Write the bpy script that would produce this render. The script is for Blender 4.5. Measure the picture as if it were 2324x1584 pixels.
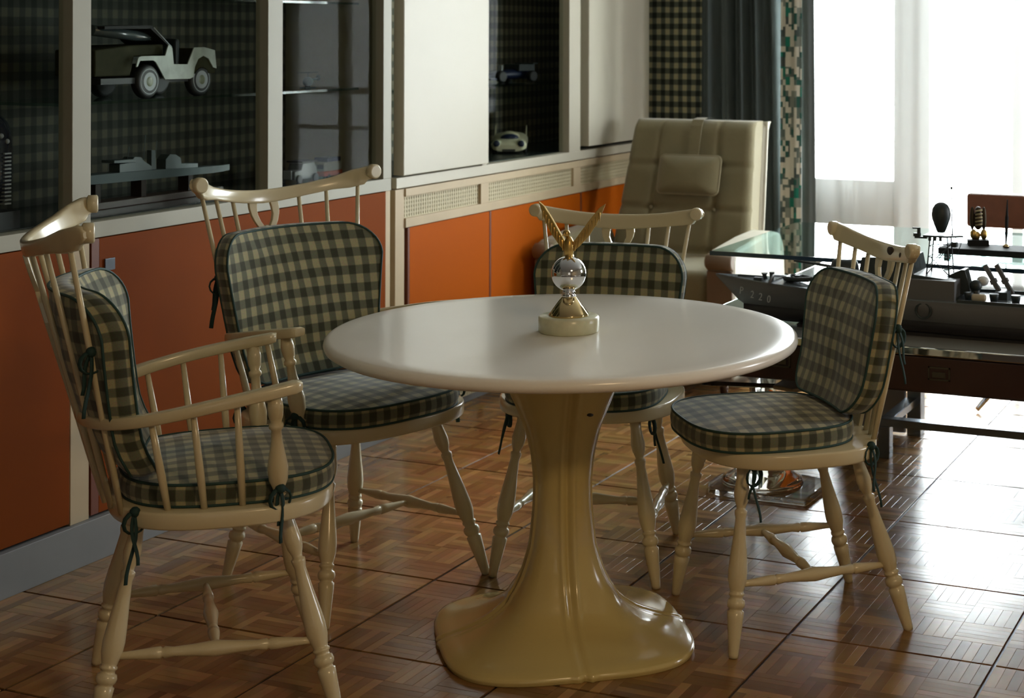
import bpy, math, random
from mathutils import Vector, Matrix
random.seed(7)
C = bpy.context.scene
for o in list(bpy.data.objects): bpy.data.objects.remove(o)
PI = math.pi
# ---------------------------------------------------------------- camera
cam_d = bpy.data.cameras.new('camera'); cam = bpy.data.objects.new('camera', cam_d)
C.collection.objects.link(cam); C.camera = cam
YAW, ROLL = .3969, .0026
fw = Vector((-math.sin(YAW), math.cos(YAW), 0)); rt = Vector((math.cos(YAW), math.sin(YAW), 0)); up = Vector((0, 0, 1))
c_, s_ = math.cos(ROLL), math.sin(ROLL)
rt2 = rt*c_ + up*s_; up2 = up*c_ - rt*s_
cam.matrix_world = Matrix(((rt2.x, up2.x, -fw.x, 0), (rt2.y, up2.y, -fw.y, 0), (rt2.z, up2.z, -fw.z, 1.43), (0, 0, 0, 1)))
cam_d.sensor_width = 36; cam_d.lens = 36*3694/2324
cam_d.shift_x = -(1541.9-1162)/2324; cam_d.shift_y = -(792-72)/2324
cam_d.clip_start = .05; cam_d.clip_end = 200
cam_d.dof.use_dof = True; cam_d.dof.focus_distance = 3.7; cam_d.dof.aperture_fstop = 7
# ---------------------------------------------------------------- render look
C.view_settings.view_transform = 'Standard'; C.view_settings.look = 'None'
C.view_settings.gamma = 1; C.view_settings.use_curve_mapping = False
C.view_settings.exposure = 0.6
C.cycles.use_denoising = True
C.cycles.max_bounces = 10; C.cycles.diffuse_bounces = 5; C.cycles.glossy_bounces = 5
C.cycles.transparent_max_bounces = 16; C.cycles.transmission_bounces = 10
C.cycles.sample_clamp_indirect = 6
# ---------------------------------------------------------------- light
w = bpy.data.worlds.new('sky'); C.world = w; w.use_nodes = True
bg = w.node_tree.nodes['Background']; bg.inputs[0].default_value = (.92, .96, 1, 1); bg.inputs[1].default_value = 19
def area(name, loc, rot, sx, sy, power, col, portal=False):
    l = bpy.data.lights.new(name, 'AREA'); l.shape = 'RECTANGLE'; l.size = sx; l.size_y = sy; l.energy = power; l.color = col
    if portal: l.cycles.is_portal = True
    o = bpy.data.objects.new(name, l); C.collection.objects.link(o); o.location = loc; o.rotation_euler = rot; return o
area('window_portal', (-1.72, 7.34, 1.25), (-PI/2, 0, 0), 1.5, 2.4, 1, (1, 1, 1), True)
area('window_portal', (2.70, 6.2, 1.5), (0, PI/2, 0), 1.3, 1.1, 1, (1, 1, 1), True)
area('ceiling_lamp_light', (.9, 1.0, 2.5), (0, 0, 0), .5, .5, 30, (1, .70, .38))
area('rear_fill_light', (1.2, -2.35, 1.5), (PI/2, 0, .3), 2.2, 1.6, 4, (1, .93, .8))  # unseen fill added behind the camera; that wall has no window

# ---------------------------------------------------------------- mesh helpers
class M:
    def __init__(s): s.v = []; s.f = []; s.uv = []; s.sm = []; s.hasuv = False
    def vert(s, p, uv=None):
        s.v.append(tuple(p)); s.uv.append(uv if uv else (p[0], p[1]))
        if uv: s.hasuv = True
        return len(s.v)-1
    def face(s, ids, sm=False): s.f.append(tuple(ids)); s.sm.append(sm)
    def box(s, x0, x1, y0, y1, z0, z1, mtx=None):
        b = len(s.v)
        for p in ((x0,y0,z0),(x1,y0,z0),(x1,y1,z0),(x0,y1,z0),(x0,y0,z1),(x1,y0,z1),(x1,y1,z1),(x0,y1,z1)):
            if mtx is not None: p = tuple(mtx @ Vector(p))
            s.vert(p)
        for q in ((0,3,2,1),(4,5,6,7),(0,1,5,4),(1,2,6,5),(2,3,7,6),(3,0,4,7)): s.face([b+i for i in q])
        return s
    def rings(s, rings, closed=True, cap=True, sm=True, wrap=False):
        n = len(rings[0]); base = []
        for r in rings: base.append([s.vert(p) for p in r])
        m = len(rings); lim = m if wrap else m-1
        for i in range(lim):
            a, b = base[i], base[(i+1) % m]
            for j in range(n if closed else n-1):
                k = (j+1) % n; s.face((a[j], a[k], b[k], b[j]), sm)
        if cap and not wrap and closed:
            s.face(list(reversed(base[0])), False); s.face(base[-1], False)
        return s
    def turned(s, p0, p1, prof, seg=14, cap=True):
        p0, p1 = Vector(p0), Vector(p1); d = (p1-p0); L = d.length; d.normalize()
        a = d.orthogonal().normalized(); b = d.cross(a)
        R = []
        for t, r in prof:
            c = p0 + d*(t*L)
            R.append([c + (a*math.cos(2*PI*i/seg) + b*math.sin(2*PI*i/seg))*r for i in range(seg)])
        return s.rings(R, cap=cap)
    def tube(s, pts, r, seg=8, wrap=False, flat=None):
        pts = [Vector(p) for p in pts]; n = len(pts); R = []
        pa = None
        for i, p in enumerate(pts):
            if wrap: d = pts[(i+1) % n]-pts[i-1]
            else: d = pts[min(i+1, n-1)]-pts[max(i-1, 0)]
            if d.length < 1e-9: d = Vector((0, 0, 1))
            d.normalize()
            a = pa - d*pa.dot(d) if pa is not None else d.orthogonal()
            if a.length < 1e-6: a = d.orthogonal()
            a.normalize(); pa = a; b = d.cross(a)
            ri = r[i] if isinstance(r, (list, tuple)) else r
            fl = flat if flat else 1
            R.append([p + a*math.cos(2*PI*j/seg)*ri + b*math.sin(2*PI*j/seg)*ri*fl for j in range(seg)])
        return s.rings(R, wrap=wrap)
    def prism(s, poly, h0, h1, fn=lambda a, b, h: (a, b, h)):
        n = len(poly); lo = [s.vert(fn(a, b, h0)) for a, b in poly]; hi = [s.vert(fn(a, b, h1)) for a, b in poly]
        s.face(list(reversed(lo))); s.face(hi)
        for i in range(n):
            k = (i+1) % n; s.face((lo[i], lo[k], hi[k], hi[i]))
        return s
    def sphere(s, c, r, seg=20, rn=12, sx=1, sy=1, sz=1):
        c = Vector(c); R = []
        for i in range(rn+1):
            t = PI*i/rn; rr = max(math.sin(t), .004)*r
            R.append([c + Vector((math.cos(2*PI*j/seg)*rr*sx, math.sin(2*PI*j/seg)*rr*sy, -math.cos(t)*r*sz)) for j in range(seg)])
        return s.rings(R)
    def mesh(s, name):
        me = bpy.data.meshes.new(name); me.from_pydata(s.v, [], s.f)
        me.polygons.foreach_set('use_smooth', s.sm)
        if s.hasuv:
            ul = me.uv_layers.new(name='UVMap')
            for l in me.loops: ul.data[l.index].uv = s.uv[l.vertex_index]
        me.update(); return me
def link(o, parent=None):
    C.collection.objects.link(o)
    if parent is not None: o.parent = parent
    return o
def obj(name, m, mat, parent=None, bevel=0, loc=None, rotz=None, recalc=True):
    me = m.mesh(name)
    if recalc:
        import bmesh
        bm = bmesh.new(); bm.from_mesh(me); bmesh.ops.recalc_face_normals(bm, faces=bm.faces); bm.to_mesh(me); bm.free()
    me.materials.append(mat)
    o = bpy.data.objects.new(name, me); link(o, parent)
    if bevel:
        b = o.modifiers.new('bevel', 'BEVEL'); b.width = bevel; b.segments = 2; b.limit_method = 'ANGLE'; b.angle_limit = .6
    if loc is not None: o.location = loc
    if rotz is not None: o.rotation_euler[2] = rotz
    return o
def tag(o, label=None, cat=None, group=None, kind=None):
    if label: o['label'] = label
    if cat: o['category'] = cat
    if group: o['group'] = group
    if kind: o['kind'] = kind
    return o
def thing(name, label, cat, loc=(0, 0, 0), rotz=0, group=None):
    o = bpy.data.objects.new(name, None); link(o); o.location = loc; o.rotation_euler = (0, 0, rotz); o.empty_display_size = .05
    return tag(o, label, cat, group)
def struct(name, m, mat, parent=None, bevel=0):
    o = obj(name, m, mat, parent, bevel)
    if parent is None: o['kind'] = 'structure'
    return o
def interp(tab, x):
    for (a, b), (c, d) in zip(tab, tab[1:]):
        if x <= c: return b + (d-b)*max(0, (x-a))/(c-a)
    return tab[-1][1]
# ---------------------------------------------------------------- materials
def nt(name):
    m = bpy.data.materials.new(name); m.use_nodes = True; t = m.node_tree; return m, t, t.nodes['Principled BSDF']
def setp(p, **k):
    names = dict(rough='Roughness', metal='Metallic', spec='Specular IOR Level', coat='Coat Weight', coatr='Coat Roughness', trans='Transmission Weight', ior='IOR', sheen='Sheen Weight', sub='Subsurface Weight', alpha='Alpha')
    for a, b in k.items(): p.inputs[names[a]].default_value = b
def mat(name, col, noise=.08, scale=6, bump=0, bscale=80, **k):
    m, t, p = nt(name); N = t.nodes; L = t.links
    setp(p, **k)
    tc = N.new('ShaderNodeTexCoord')
    n = N.new('ShaderNodeTexNoise'); n.inputs['Scale'].default_value = scale; n.inputs['Detail'].default_value = 4
    L.new(tc.outputs['Object'], n.inputs['Vector'])
    mx = N.new('ShaderNodeMix'); mx.data_type = 'RGBA'
    mx.inputs['A'].default_value = tuple(c*(1-noise) for c in col)+(1,); mx.inputs['B'].default_value = tuple(min(1, c*(1+noise)) for c in col)+(1,)
    L.new(n.outputs['Fac'], mx.inputs['Factor']); L.new(mx.outputs['Result'], p.inputs['Base Color'])
    if bump:
        n2 = N.new('ShaderNodeTexNoise'); n2.inputs['Scale'].default_value = bscale; L.new(tc.outputs['Object'], n2.inputs['Vector'])
        b = N.new('ShaderNodeBump'); b.inputs['Strength'].default_value = bump; b.inputs['Distance'].default_value = .002
        L.new(n2.outputs['Fac'], b.inputs['Height']); L.new(b.outputs['Normal'], p.inputs['Normal'])
    return m
def math_(N, L, op, a, b=None, c=None):
    n = N.new('ShaderNodeMath'); n.operation = op
    for i, x in enumerate((a, b, c)):
        if x is None: continue
        if isinstance(x, (int, float)): n.inputs[i].default_value = x
        else: L.new(x, n.inputs[i])
    return n.outputs[0]
def plaid(name, px, py, src='UV', ax=('X', 'Y'), dark=(.050, .053, .032), midc=(.14, .145, .095), light=(.36, .33, .19), rough=.9):
    m, t, p = nt(name); N = t.nodes; L = t.links; setp(p, rough=rough, spec=.12, sheen=.35)
    tc = N.new('ShaderNodeTexCoord'); sp = N.new('ShaderNodeSeparateXYZ')
    nz = N.new('ShaderNodeTexNoise'); nz.inputs['Scale'].default_value = 9; L.new(tc.outputs[src], nz.inputs['Vector'])
    va = N.new('ShaderNodeVectorMath'); va.operation = 'MULTIPLY_ADD'; va.inputs[1].default_value = (.006,)*3
    L.new(nz.outputs['Color'], va.inputs[0]); L.new(tc.outputs[src], va.inputs[2]); L.new(va.outputs[0], sp.inputs[0])
    def band(axis, per):
        f = math_(N, L, 'FRACT', math_(N, L, 'DIVIDE', sp.outputs[axis], per))
        d = math_(N, L, 'ABSOLUTE', math_(N, L, 'SUBTRACT', f, .5))
        mr = N.new('ShaderNodeMapRange'); mr.interpolation_type = 'SMOOTHSTEP'; mr.inputs[1].default_value = .21; mr.inputs[2].default_value = .29
        L.new(d, mr.inputs[0]); return mr.outputs[0]
    bx, by = band(ax[0], px), band(ax[1], py)
    sm = math_(N, L, 'MULTIPLY', math_(N, L, 'ADD', bx, by), .5)
    r = N.new('ShaderNodeValToRGB'); L.new(sm, r.inputs[0]); e = r.color_ramp.elements
    e[0].position = 0; e[0].color = dark+(1,); e[1].position = 1; e[1].color = light+(1,)
    q = e.new(.5); q.color = midc+(1,)
    w_ = N.new('ShaderNodeTexNoise'); w_.inputs['Scale'].default_value = 400; L.new(tc.outputs[src], w_.inputs['Vector'])
    mx = N.new('ShaderNodeMix'); mx.data_type = 'RGBA'; mx.blend_type = 'MULTIPLY'; mx.inputs['Factor'].default_value = .5
    L.new(r.outputs[0], mx.inputs['A']); L.new(w_.outputs['Color'], mx.inputs['B'])
    m2 = N.new('ShaderNodeMix'); m2.data_type = 'RGBA'; m2.blend_type = 'MULTIPLY'; m2.inputs['Factor'].default_value = 1; m2.inputs['B'].default_value = (1.3, 1.3, 1.3, 1)
    L.new(mx.outputs['Result'], m2.inputs['A']); L.new(m2.outputs['Result'], p.inputs['Base Color'])
    b = N.new('ShaderNodeBump'); b.inputs['Strength'].default_value = .4; b.inputs['Distance'].default_value = .001
    n3 = N.new('ShaderNodeTexNoise'); n3.inputs['Scale'].default_value = 45; L.new(tc.outputs[src], n3.inputs['Vector'])
    L.new(n3.outputs['Fac'], b.inputs['Height']); L.new(b.outputs['Normal'], p.inputs['Normal'])
    return m
def glass(name, tint=(.9, .95, .93), rough=0.0, refl=1.0, dark=1.0):
    # thin pane: tinted see-through plus fresnel reflection
    m = bpy.data.materials.new(name); m.use_nodes = True; t = m.node_tree; N = t.nodes; L = t.links; N.remove(N['Principled BSDF'])
    out = N['Material Output']; tr = N.new('ShaderNodeBsdfTransparent'); tr.inputs[0].default_value = tuple(c*dark for c in tint)+(1,)
    gl = N.new('ShaderNodeBsdfGlossy'); gl.inputs['Roughness'].default_value = rough; gl.inputs['Color'].default_value = (refl,)*3+(1,)
    fr = N.new('ShaderNodeFresnel'); fr.inputs[0].default_value = 1.5
    ge = N.new('ShaderNodeNewGeometry'); fq = math_(N, L, 'MULTIPLY', fr.outputs[0], math_(N, L, 'SUBTRACT', 1, ge.outputs['Backfacing']))
    mx = N.new('ShaderNodeMixShader'); L.new(fq, mx.inputs[0]); L.new(tr.outputs[0], mx.inputs[1]); L.new(gl.outputs[0], mx.inputs[2]); L.new(mx.outputs[0], out.inputs[0])
    return m
cream = mat('cream_lacquer', (.60, .52, .33), noise=.08, scale=4, rough=.24, spec=.5, coat=.25, coatr=.12, bump=.05)
def chipped():
    m = cream.copy(); m.name = 'cream_lacquer_chipped'; return m
plaid_c = plaid('plaid_cushion', .039, .048)
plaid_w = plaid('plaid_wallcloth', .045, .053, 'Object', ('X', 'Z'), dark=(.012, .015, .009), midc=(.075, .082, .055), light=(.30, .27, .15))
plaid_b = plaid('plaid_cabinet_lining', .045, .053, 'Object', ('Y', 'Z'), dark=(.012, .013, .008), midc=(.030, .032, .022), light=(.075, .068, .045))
piping_m = mat('green_piping', (.012, .045, .038), rough=.7)
tie_m = mat('green_ribbon', (.006, .032, .028), rough=.75)
tabletop_m = mat('white_tabletop', (.86, .83, .76), noise=.02, rough=.22, spec=.45, coat=.1)
pedestal_m = mat('yellowed_plastic', (.54, .43, .17), noise=.05, scale=3, rough=.2, spec=.5, coat=.4, coatr=.1)
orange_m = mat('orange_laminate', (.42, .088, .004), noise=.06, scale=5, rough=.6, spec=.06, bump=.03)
orange_l = mat('orange_laminate_dimmed', (.205, .044, .003), noise=.06, scale=5, rough=.6, spec=.05, bump=.03)  # same orange, darkened to paint in the light falling off leftwards
orange_edge = mat('brown_door_edge', (.15, .035, .01), rough=.5)
white_m = mat('off_white_lacquer', (.51, .48, .385), noise=.03, rough=.42, spec=.35)
frame_m = mat('grey_white_frame_dimmed', (.34, .33, .26), noise=.04, rough=.45, spec=.3)  # greyish frame, its colour lowered further for the weaker light at left
beige_m = mat('beige_wood', (.50, .40, .26), noise=.12, scale=9, rough=.5, spec=.3)
cane_m = mat('cane_grille', (.52, .46, .30), rough=.6)
plinth_m = mat('grey_plinth', (.21, .21, .21), noise=.12, scale=7, rough=.55)
black_m = mat('black_void', (.006, .006, .006), rough=.8)
dark_m = mat('dark_gap', (.02, .012, .008), rough=.8)
chrome = mat('chrome', (.72, .73, .75), noise=.02, rough=.06, metal=1)
steel = mat('brushed_steel', (.22, .25, .29), noise=.05, rough=.25, metal=1)
gold = mat('gilt_metal', (.60, .40, .13), noise=.15, rough=.32, metal=1, bump=.3, bscale=120)
gold2 = mat('polished_brass', (.75, .58, .30), noise=.05, rough=.1, metal=1)
marble = mat('pale_green_onyx', (.60, .60, .42), noise=.25, scale=30, rough=.25, sub=.1)
suede = mat('olive_beige_suede', (.215, .185, .105), noise=.12, scale=9, rough=.9, spec=.15, sheen=.3, bump=.2)
suede_pipe = mat('beige_piping', (.32, .28, .18), rough=.8)
lit_cream = mat('window_lit_cream', (.46, .43, .34), noise=.05, rough=.5)  # pale tone paints window light onto the lounge chair's outer arm
brown_leather = mat('brown_leather', (.17, .055, .022), noise=.3, scale=22, rough=.5, bump=.3)
curtain_m = mat('slate_curtain', (.075, .092, .092), noise=.12, rough=.9, spec=.1)
lining_m = mat('grey_curtain_lining', (.10, .12, .12), rough=.9)
wood_dark = mat('dark_walnut', (.035, .013, .008), noise=.35, scale=12, rough=.32)
gloss_top = mat('glossy_pale_desktop', (.55, .56, .54), noise=.02, rough=.08, spec=.8, coat=1, coatr=.04)
navy_m = mat('ship_deck_grey', (.13, .155, .18), noise=.1, rough=.22, spec=.6, coat=.5)
hull_m = mat('hull_grey', (.10, .10, .102), noise=.08, rough=.5)
hull_black = mat('hull_black', (.008, .006, .008), rough=.5)
gun_m = mat('ship_dark_green_grey', (.018, .028, .03), rough=.5)
letter_m = mat('hull_lettering', (.34, .35, .36), rough=.6)
jeep_w = mat('jeep_pale_grey', (.36, .40, .36), noise=.55, scale=18, rough=.3, coat=.4)
jeep_o = mat('jeep_olive', (.030, .030, .014), noise=.5, scale=25, rough=.8, spec=.08)
rubber = mat('black_rubber', (.01, .011, .012), rough=.6)
model_grey = mat('warship_grey', (.06, .085, .092), rough=.5)
car_cream = mat('race_car_cream', (.68, .66, .48), rough=.3, coat=.3)
car_blue = mat('race_car_navy', (.012, .02, .06), rough=.3, coat=.3)
bus_red = mat('bus_orange', (.35, .06, .02), rough=.4)
bus_white = mat('bus_white', (.22, .22, .19), rough=.4)
vint_grey = mat('vintage_car_grey', (.06, .065, .06), rough=.4)
decal = mat('white_decal', (.28, .31, .33), rough=.5)
wall_m = mat('beige_wall_paint', (.42, .38, .30), rough=.8)
ceil_m = mat('white_ceiling', (.62, .60, .55), rough=.9)
show_glass = glass('showcase_glass', (.93, .95, .93), refl=.035)
pane_glass = glass('window_glass', (.96, .98, .97))
shelf_glass = glass('shelf_glass', (.6, .72, .70), rough=.05)
top_glass = glass('desk_glass', (.72, .86, .84))
glass_edge = mat('glass_edge_blue', (.006, .02, .035), rough=.12, spec=.6)
acrylic, t_, p_ = nt('clear_acrylic'); setp(p_, rough=.02, trans=1, ior=1.45); p_.inputs['Base Color'].default_value = (.93, .96, .97, 1)
def sheer_mat():
    m = bpy.data.materials.new('sheer_voile'); m.use_nodes = True; t = m.node_tree; N = t.nodes; L = t.links; N.remove(N['Principled BSDF'])
    tr = N.new('ShaderNodeBsdfTransparent'); tl = N.new('ShaderNodeBsdfTranslucent'); df = N.new('ShaderNodeBsdfDiffuse')
    tl.inputs[0].default_value = (.86, .87, .85, 1); df.inputs[0].default_value = (.8, .8, .78, 1)
    a = N.new('ShaderNodeMixShader'); a.inputs[0].default_value = .35; L.new(tl.outputs[0], a.inputs[1]); L.new(df.outputs[0], a.inputs[2])
    b = N.new('ShaderNodeMixShader')
    tc = N.new('ShaderNodeTexCoord'); wv = N.new('ShaderNodeTexWave'); wv.bands_direction = 'Z'; wv.inputs['Scale'].default_value = 60; wv.inputs['Distortion'].default_value = 2
    L.new(tc.outputs['Object'], wv.inputs['Vector'])
    mr = N.new('ShaderNodeMapRange'); mr.inputs[3].default_value = .07; mr.inputs[4].default_value = .12; L.new(wv.outputs['Fac'], mr.inputs[0]); L.new(mr.outputs[0], b.inputs[0])
    L.new(tr.outputs[0], b.inputs[1]); L.new(a.outputs[0], b.inputs[2]); L.new(b.outputs[0], N['Material Output'].inputs[0])
    return m
sheer_m = sheer_mat()
def parquet_mat(name, island):
    m, t, p = nt(name); N = t.nodes; L = t.links; setp(p, rough=.2, spec=.5)
    if island: rnd = N.new('ShaderNodeNewGeometry').outputs['Random Per Island']
    else: rnd = N.new('ShaderNodeObjectInfo').outputs['Random']
    r = N.new('ShaderNodeValToRGB'); L.new(rnd, r.inputs[0]); e = r.color_ramp.elements
    e[0].color = (.15, .072, .022, 1); e[1].color = (.36, .20, .075, 1); q = e.new(.3); q.color = (.21, .108, .036, 1); q = e.new(.75); q.color = (.27, .145, .050, 1)
    tc = N.new('ShaderNodeTexCoord'); n = N.new('ShaderNodeTexNoise'); n.inputs['Scale'].default_value = 14; n.inputs['Detail'].default_value = 6
    src = 'Object'
    L.new(tc.outputs[src], n.inputs['Vector'])
    mx = N.new('ShaderNodeMix'); mx.data_type = 'RGBA'; mx.blend_type = 'MULTIPLY'; mx.inputs['Factor'].default_value = .45
    L.new(r.outputs[0], mx.inputs['A']); L.new(n.outputs['Color'], mx.inputs['B']); 
    m2 = N.new('ShaderNodeMix'); m2.data_type = 'RGBA'; m2.blend_type = 'MULTIPLY'; m2.inputs['Factor'].default_value = 1; m2.inputs['B'].default_value = (1.35, 1.35, 1.35, 1)
    L.new(mx.outputs['Result'], m2.inputs['A']); L.new(m2.outputs['Result'], p.inputs['Base Color'])
    rr = N.new('ShaderNodeMapRange'); rr.inputs[3].default_value = .14; rr.inputs[4].default_value = .30; L.new(n.outputs['Fac'], rr.inputs[0]); L.new(rr.outputs[0], p.inputs['Roughness'])
    return m
parq_i = parquet_mat('parquet_wood', True); parq_o = parquet_mat('parquet_wood_single', False)
def patches():
    m, t, p = nt('patchwork_curtain'); N = t.nodes; L = t.links; setp(p, rough=.9, spec=.1)
    tc = N.new('ShaderNodeTexCoord')
    def layer(sc, off):
        mp = N.new('ShaderNodeMapping'); mp.inputs['Scale'].default_value = (sc[0], sc[1], 1); mp.inputs['Location'].default_value = off
        L.new(tc.outputs['UV'], mp.inputs[0])
        f = N.new('ShaderNodeVectorMath'); f.operation = 'FLOOR'; L.new(mp.outputs[0], f.inputs[0])
        fr = N.new('ShaderNodeVectorMath'); fr.operation = 'FRACTION'; L.new(mp.outputs[0], fr.inputs[0])
        wn = N.new('ShaderNodeTexWhiteNoise'); wn.noise_dimensions = '2D'; L.new(f.outputs[0], wn.inputs['Vector'])
        return wn.outputs['Value'], fr.outputs[0]
    v1, _ = layer((28, 22), (0, 0, 0)); v2, _ = layer((45, 40), (.3, .4, 0))
    r1 = N.new('ShaderNodeValToRGB'); r1.color_ramp.interpolation = 'CONSTANT'; e = r1.color_ramp.elements
    e[0].color = (.11, .14, .125, 1); e[1].position = .3; e[1].color = (.20, .22, .19, 1)
    for pos, c in ((.5, (.52, .50, .42)), (.68, (.02, .17, .12)), (.8, (.07, .09, .085))): q = e.new(pos); q.color = c+(1,)
    L.new(v1, r1.inputs[0])
    r2 = N.new('ShaderNodeValToRGB'); r2.color_ramp.interpolation = 'CONSTANT'; e = r2.color_ramp.elements
    e[0].color = (.52, .50, .42, 1); e[1].position = .5; e[1].color = (.04, .12, .10, 1); L.new(v2, r2.inputs[0])
    mx = N.new('ShaderNodeMix'); mx.data_type = 'RGBA'; L.new(math_(N, L, 'GREATER_THAN', v2, .62), mx.inputs['Factor'])
    L.new(r1.outputs[0], mx.inputs['A'])
    r3 = N.new('ShaderNodeValToRGB'); r3.color_ramp.interpolation = 'CONSTANT'; e = r3.color_ramp.elements
    e[0].color = (.52, .50, .42, 1); e[1].position = .88; e[1].color = (.03, .10, .08, 1); L.new(v2, r3.inputs[0]); L.new(r3.outputs[0], mx.inputs['B'])
    L.new(mx.outputs['Result'], p.inputs['Base Color']); return m
patch_m = patches()

# ================================================================ STRUCTURE
FU0, FU1, FV0, FV1 = -3.66, 2.6, -2.5, 7.6
floor = struct('floor', M().box(FU0, FU1, FV0, FV1, -.12, -.003), mat('floor_joint_dark', (.025, .012, .007), rough=.35))
# mosaic parquet: panels .4875 m, each 4x4 squares of five fingers
PS = .4875; U0 = -.7625; V0 = 3.182-.0035
def proj(u, v, z):
    X = rt.x*u+rt.y*v; Z = fw.x*u+fw.y*v
    return (1541.9+X/Z*3694, 72-(z-1.43)/Z*3694) if Z > .2 else (-9e9, 0)
cell = (PS-.008)/4; fing = cell/5
cands = []
for i in range(-6, 8):
    for j in range(-5, 9):
        for a in range(4):
            for b in range(4):
                cu = U0+i*PS+.004+cell*(a+.5); cv = V0+j*PS+.004+cell*(b+.5)
                if not (-3.14 < cu < 2.55 and 1.2 < cv < 7.15): continue
                px, py = proj(cu, cv, 0)
                if not (-900 < px < 5200 and 500 < py < 2600): continue
                for k in range(5):
                    off = (k-2)*fing
                    o = (a+b+i+j) % 2
                    u, v = (cu+off, cv) if o else (cu, cv+off)
                    qx, qy = proj(u, v, 0)
                    inside = 10 < qx < 2314 and qy < 1574 and math.hypot(u+1.74, v-3.45) > .34
                    cands.append((0 if inside else 1, -qy, u, v, o))
cands.sort()
g = .00015; hl, hw_ = cell/2-g, fing/2-g
def strip_mesh():
    m = M(); c = .0004
    for (a, b, z) in ((hl, hw_, -.004), (hl, hw_, -.00012), (hl-c, hw_-c, 0)):
        for sx, sy in ((-1, -1), (1, -1), (1, 1), (-1, 1)): m.vert((sx*a, sy*b, z))
    for r in range(2):
        for i in range(4): k = (i+1) % 4; m.face((r*4+i, r*4+k, r*4+4+k, r*4+4+i))
    m.face((8, 9, 10, 11)); return m
sm_ = strip_mesh(); sme = sm_.mesh('parquet_strip'); sme.materials.append(parq_o)
rest = M()
for n, (ins, _, u, v, o) in enumerate(cands):
    tz = random.uniform(0, .0004); tx, ty = random.gauss(0, .0022), random.gauss(0, .0022)
    rz = 0 if not o else PI/2
    if n < 300:
        ob = bpy.data.objects.new('parquet_strip', sme); link(ob, floor); ob.location = (u, v, tz); ob.rotation_euler = (tx, ty*.4, rz)
    else:
        b = len(rest.v); tyy = ty*.4
        for (x, y, z) in sm_.v:
            zz = z + tz + x*tyy + y*tx
            X, Y = (x, y) if not o else (-y, x)
            rest.vert((u+X, v+Y, zz))
        for f in sm_.f: rest.face([b+q for q in f])
po = obj('parquet_strips', rest, parq_i, floor, recalc=False); po['kind'] = 'stuff'

struct('wall_left', M().box(-3.80, -3.66, FV0, 7.55, 0, 2.7), wall_m)
wr = M(); wr.box(2.6, 2.75, FV0, 5.7, 0, 2.7); wr.box(2.6, 2.75, 6.7, FV1, 0, 2.7); wr.box(2.6, 2.75, 5.7, 6.7, 0, .9); wr.box(2.6, 2.75, 5.7, 6.7, 2.1, 2.7)
struct('wall_right', wr, wall_m)
w2n = thing('window_2', None, None, (2.66, 6.2, .9)); w2n['kind'] = 'structure'
fm2 = mat('side_window_frame', (.6, .6, .58), rough=.5)
for a in (-.5, -.03, .44): obj('window_stile', M().box(-.03, .03, a, a+.06, 0, 1.2), fm2, w2n, .004)
for z in (0, 1.14): obj('window_rail', M().box(-.028, .028, -.44, .44, z, z+.06), fm2, w2n, .004)

struct('wall_front', M().box(FU0, 2.6, FV0-.15, FV0, 0, 2.7), wall_m)
struct('ceiling', M().box(-3.8, 2.75, FV0-.15, 7.55, 2.7, 2.8), ceil_m)
# window wall: cloth covered strip left of the window, masonry right of it and above
WB = 7.16
wb = M(); wb.box(-3.66, -2.46, WB, WB+.25, 0, 2.7); wb.box(-1.0, 2.6, WB, WB+.25, 0, 2.7); wb.box(-2.46, -1.0, WB, WB+.25, 2.42, 2.7)
struct('wall_back', wb, plaid_w)
struct('trim_1', M().box(-2.46, -1.0, WB, WB+.25, -.01, .05), frame_m)
win = thing('window_1', None, None, (0, WB+.1, 0)); win['kind'] = 'structure'
del_keys = [k for k in ('label', 'category') if k in win.keys()]
for k in del_keys: del win[k]
fm = mat('window_frame_white', (.55, .55, .53), rough=.5)
for (a, b) in ((-2.46, -2.36), (-1.97, -1.80), (-1.43, -1.38), (-1.08, -1.0)):
    obj('window_stile', M().box(a, b, -.03, .03, .05, 2.42), fm, win, .004)
obj('window_rail', M().box(-2.36, -1.08, -.028, .028, .052, .14), fm, win, .004)
obj('window_rail', M().box(-2.36, -1.08, -.028, .028, 2.34, 2.418), fm, win, .004)
obj('lower_panel', M().box(-2.36, -1.97, -.02, .02, .14, .75), fm, win, .004)
for (a, b, z) in ((-2.36, -1.97, .75), (-1.80, -1.43, .14), (-1.38, -1.08, .14)):
    obj('window_pane', M().box(a, b, -.003, .003, z, 2.34), pane_glass, win)
# outdoors: terrace slab and balustrade
struct('terrace', M().box(-5, 5, 7.45, 9.6, -.3, -.04), mat('terrace_stone', (.55, .54, .50), rough=.8))
rl = thing('balcony_railing', 'pale metal balcony railing seen faintly through the sheer curtain', 'railing', (0, 9.3, -.04))
rm = mat('railing_paint', (.4, .4, .42), rough=.5)
obj('top_rail', M().box(-4.8, 4.8, -.03, .03, 1.04, 1.09), rm, rl)
obj('lower_rail', M().box(-4.8, 4.8, -.02, .02, .80, .83), rm, rl)
obj('bottom_rail', M().box(-4.8, 4.8, -.02, .02, .1, .13), rm, rl)
for i in range(25):
    obj('baluster', M().box(-4.8+i*.4-.012, -4.8+i*.4+.012, -.012, .012, 0, 1.04), rm, rl)

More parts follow.
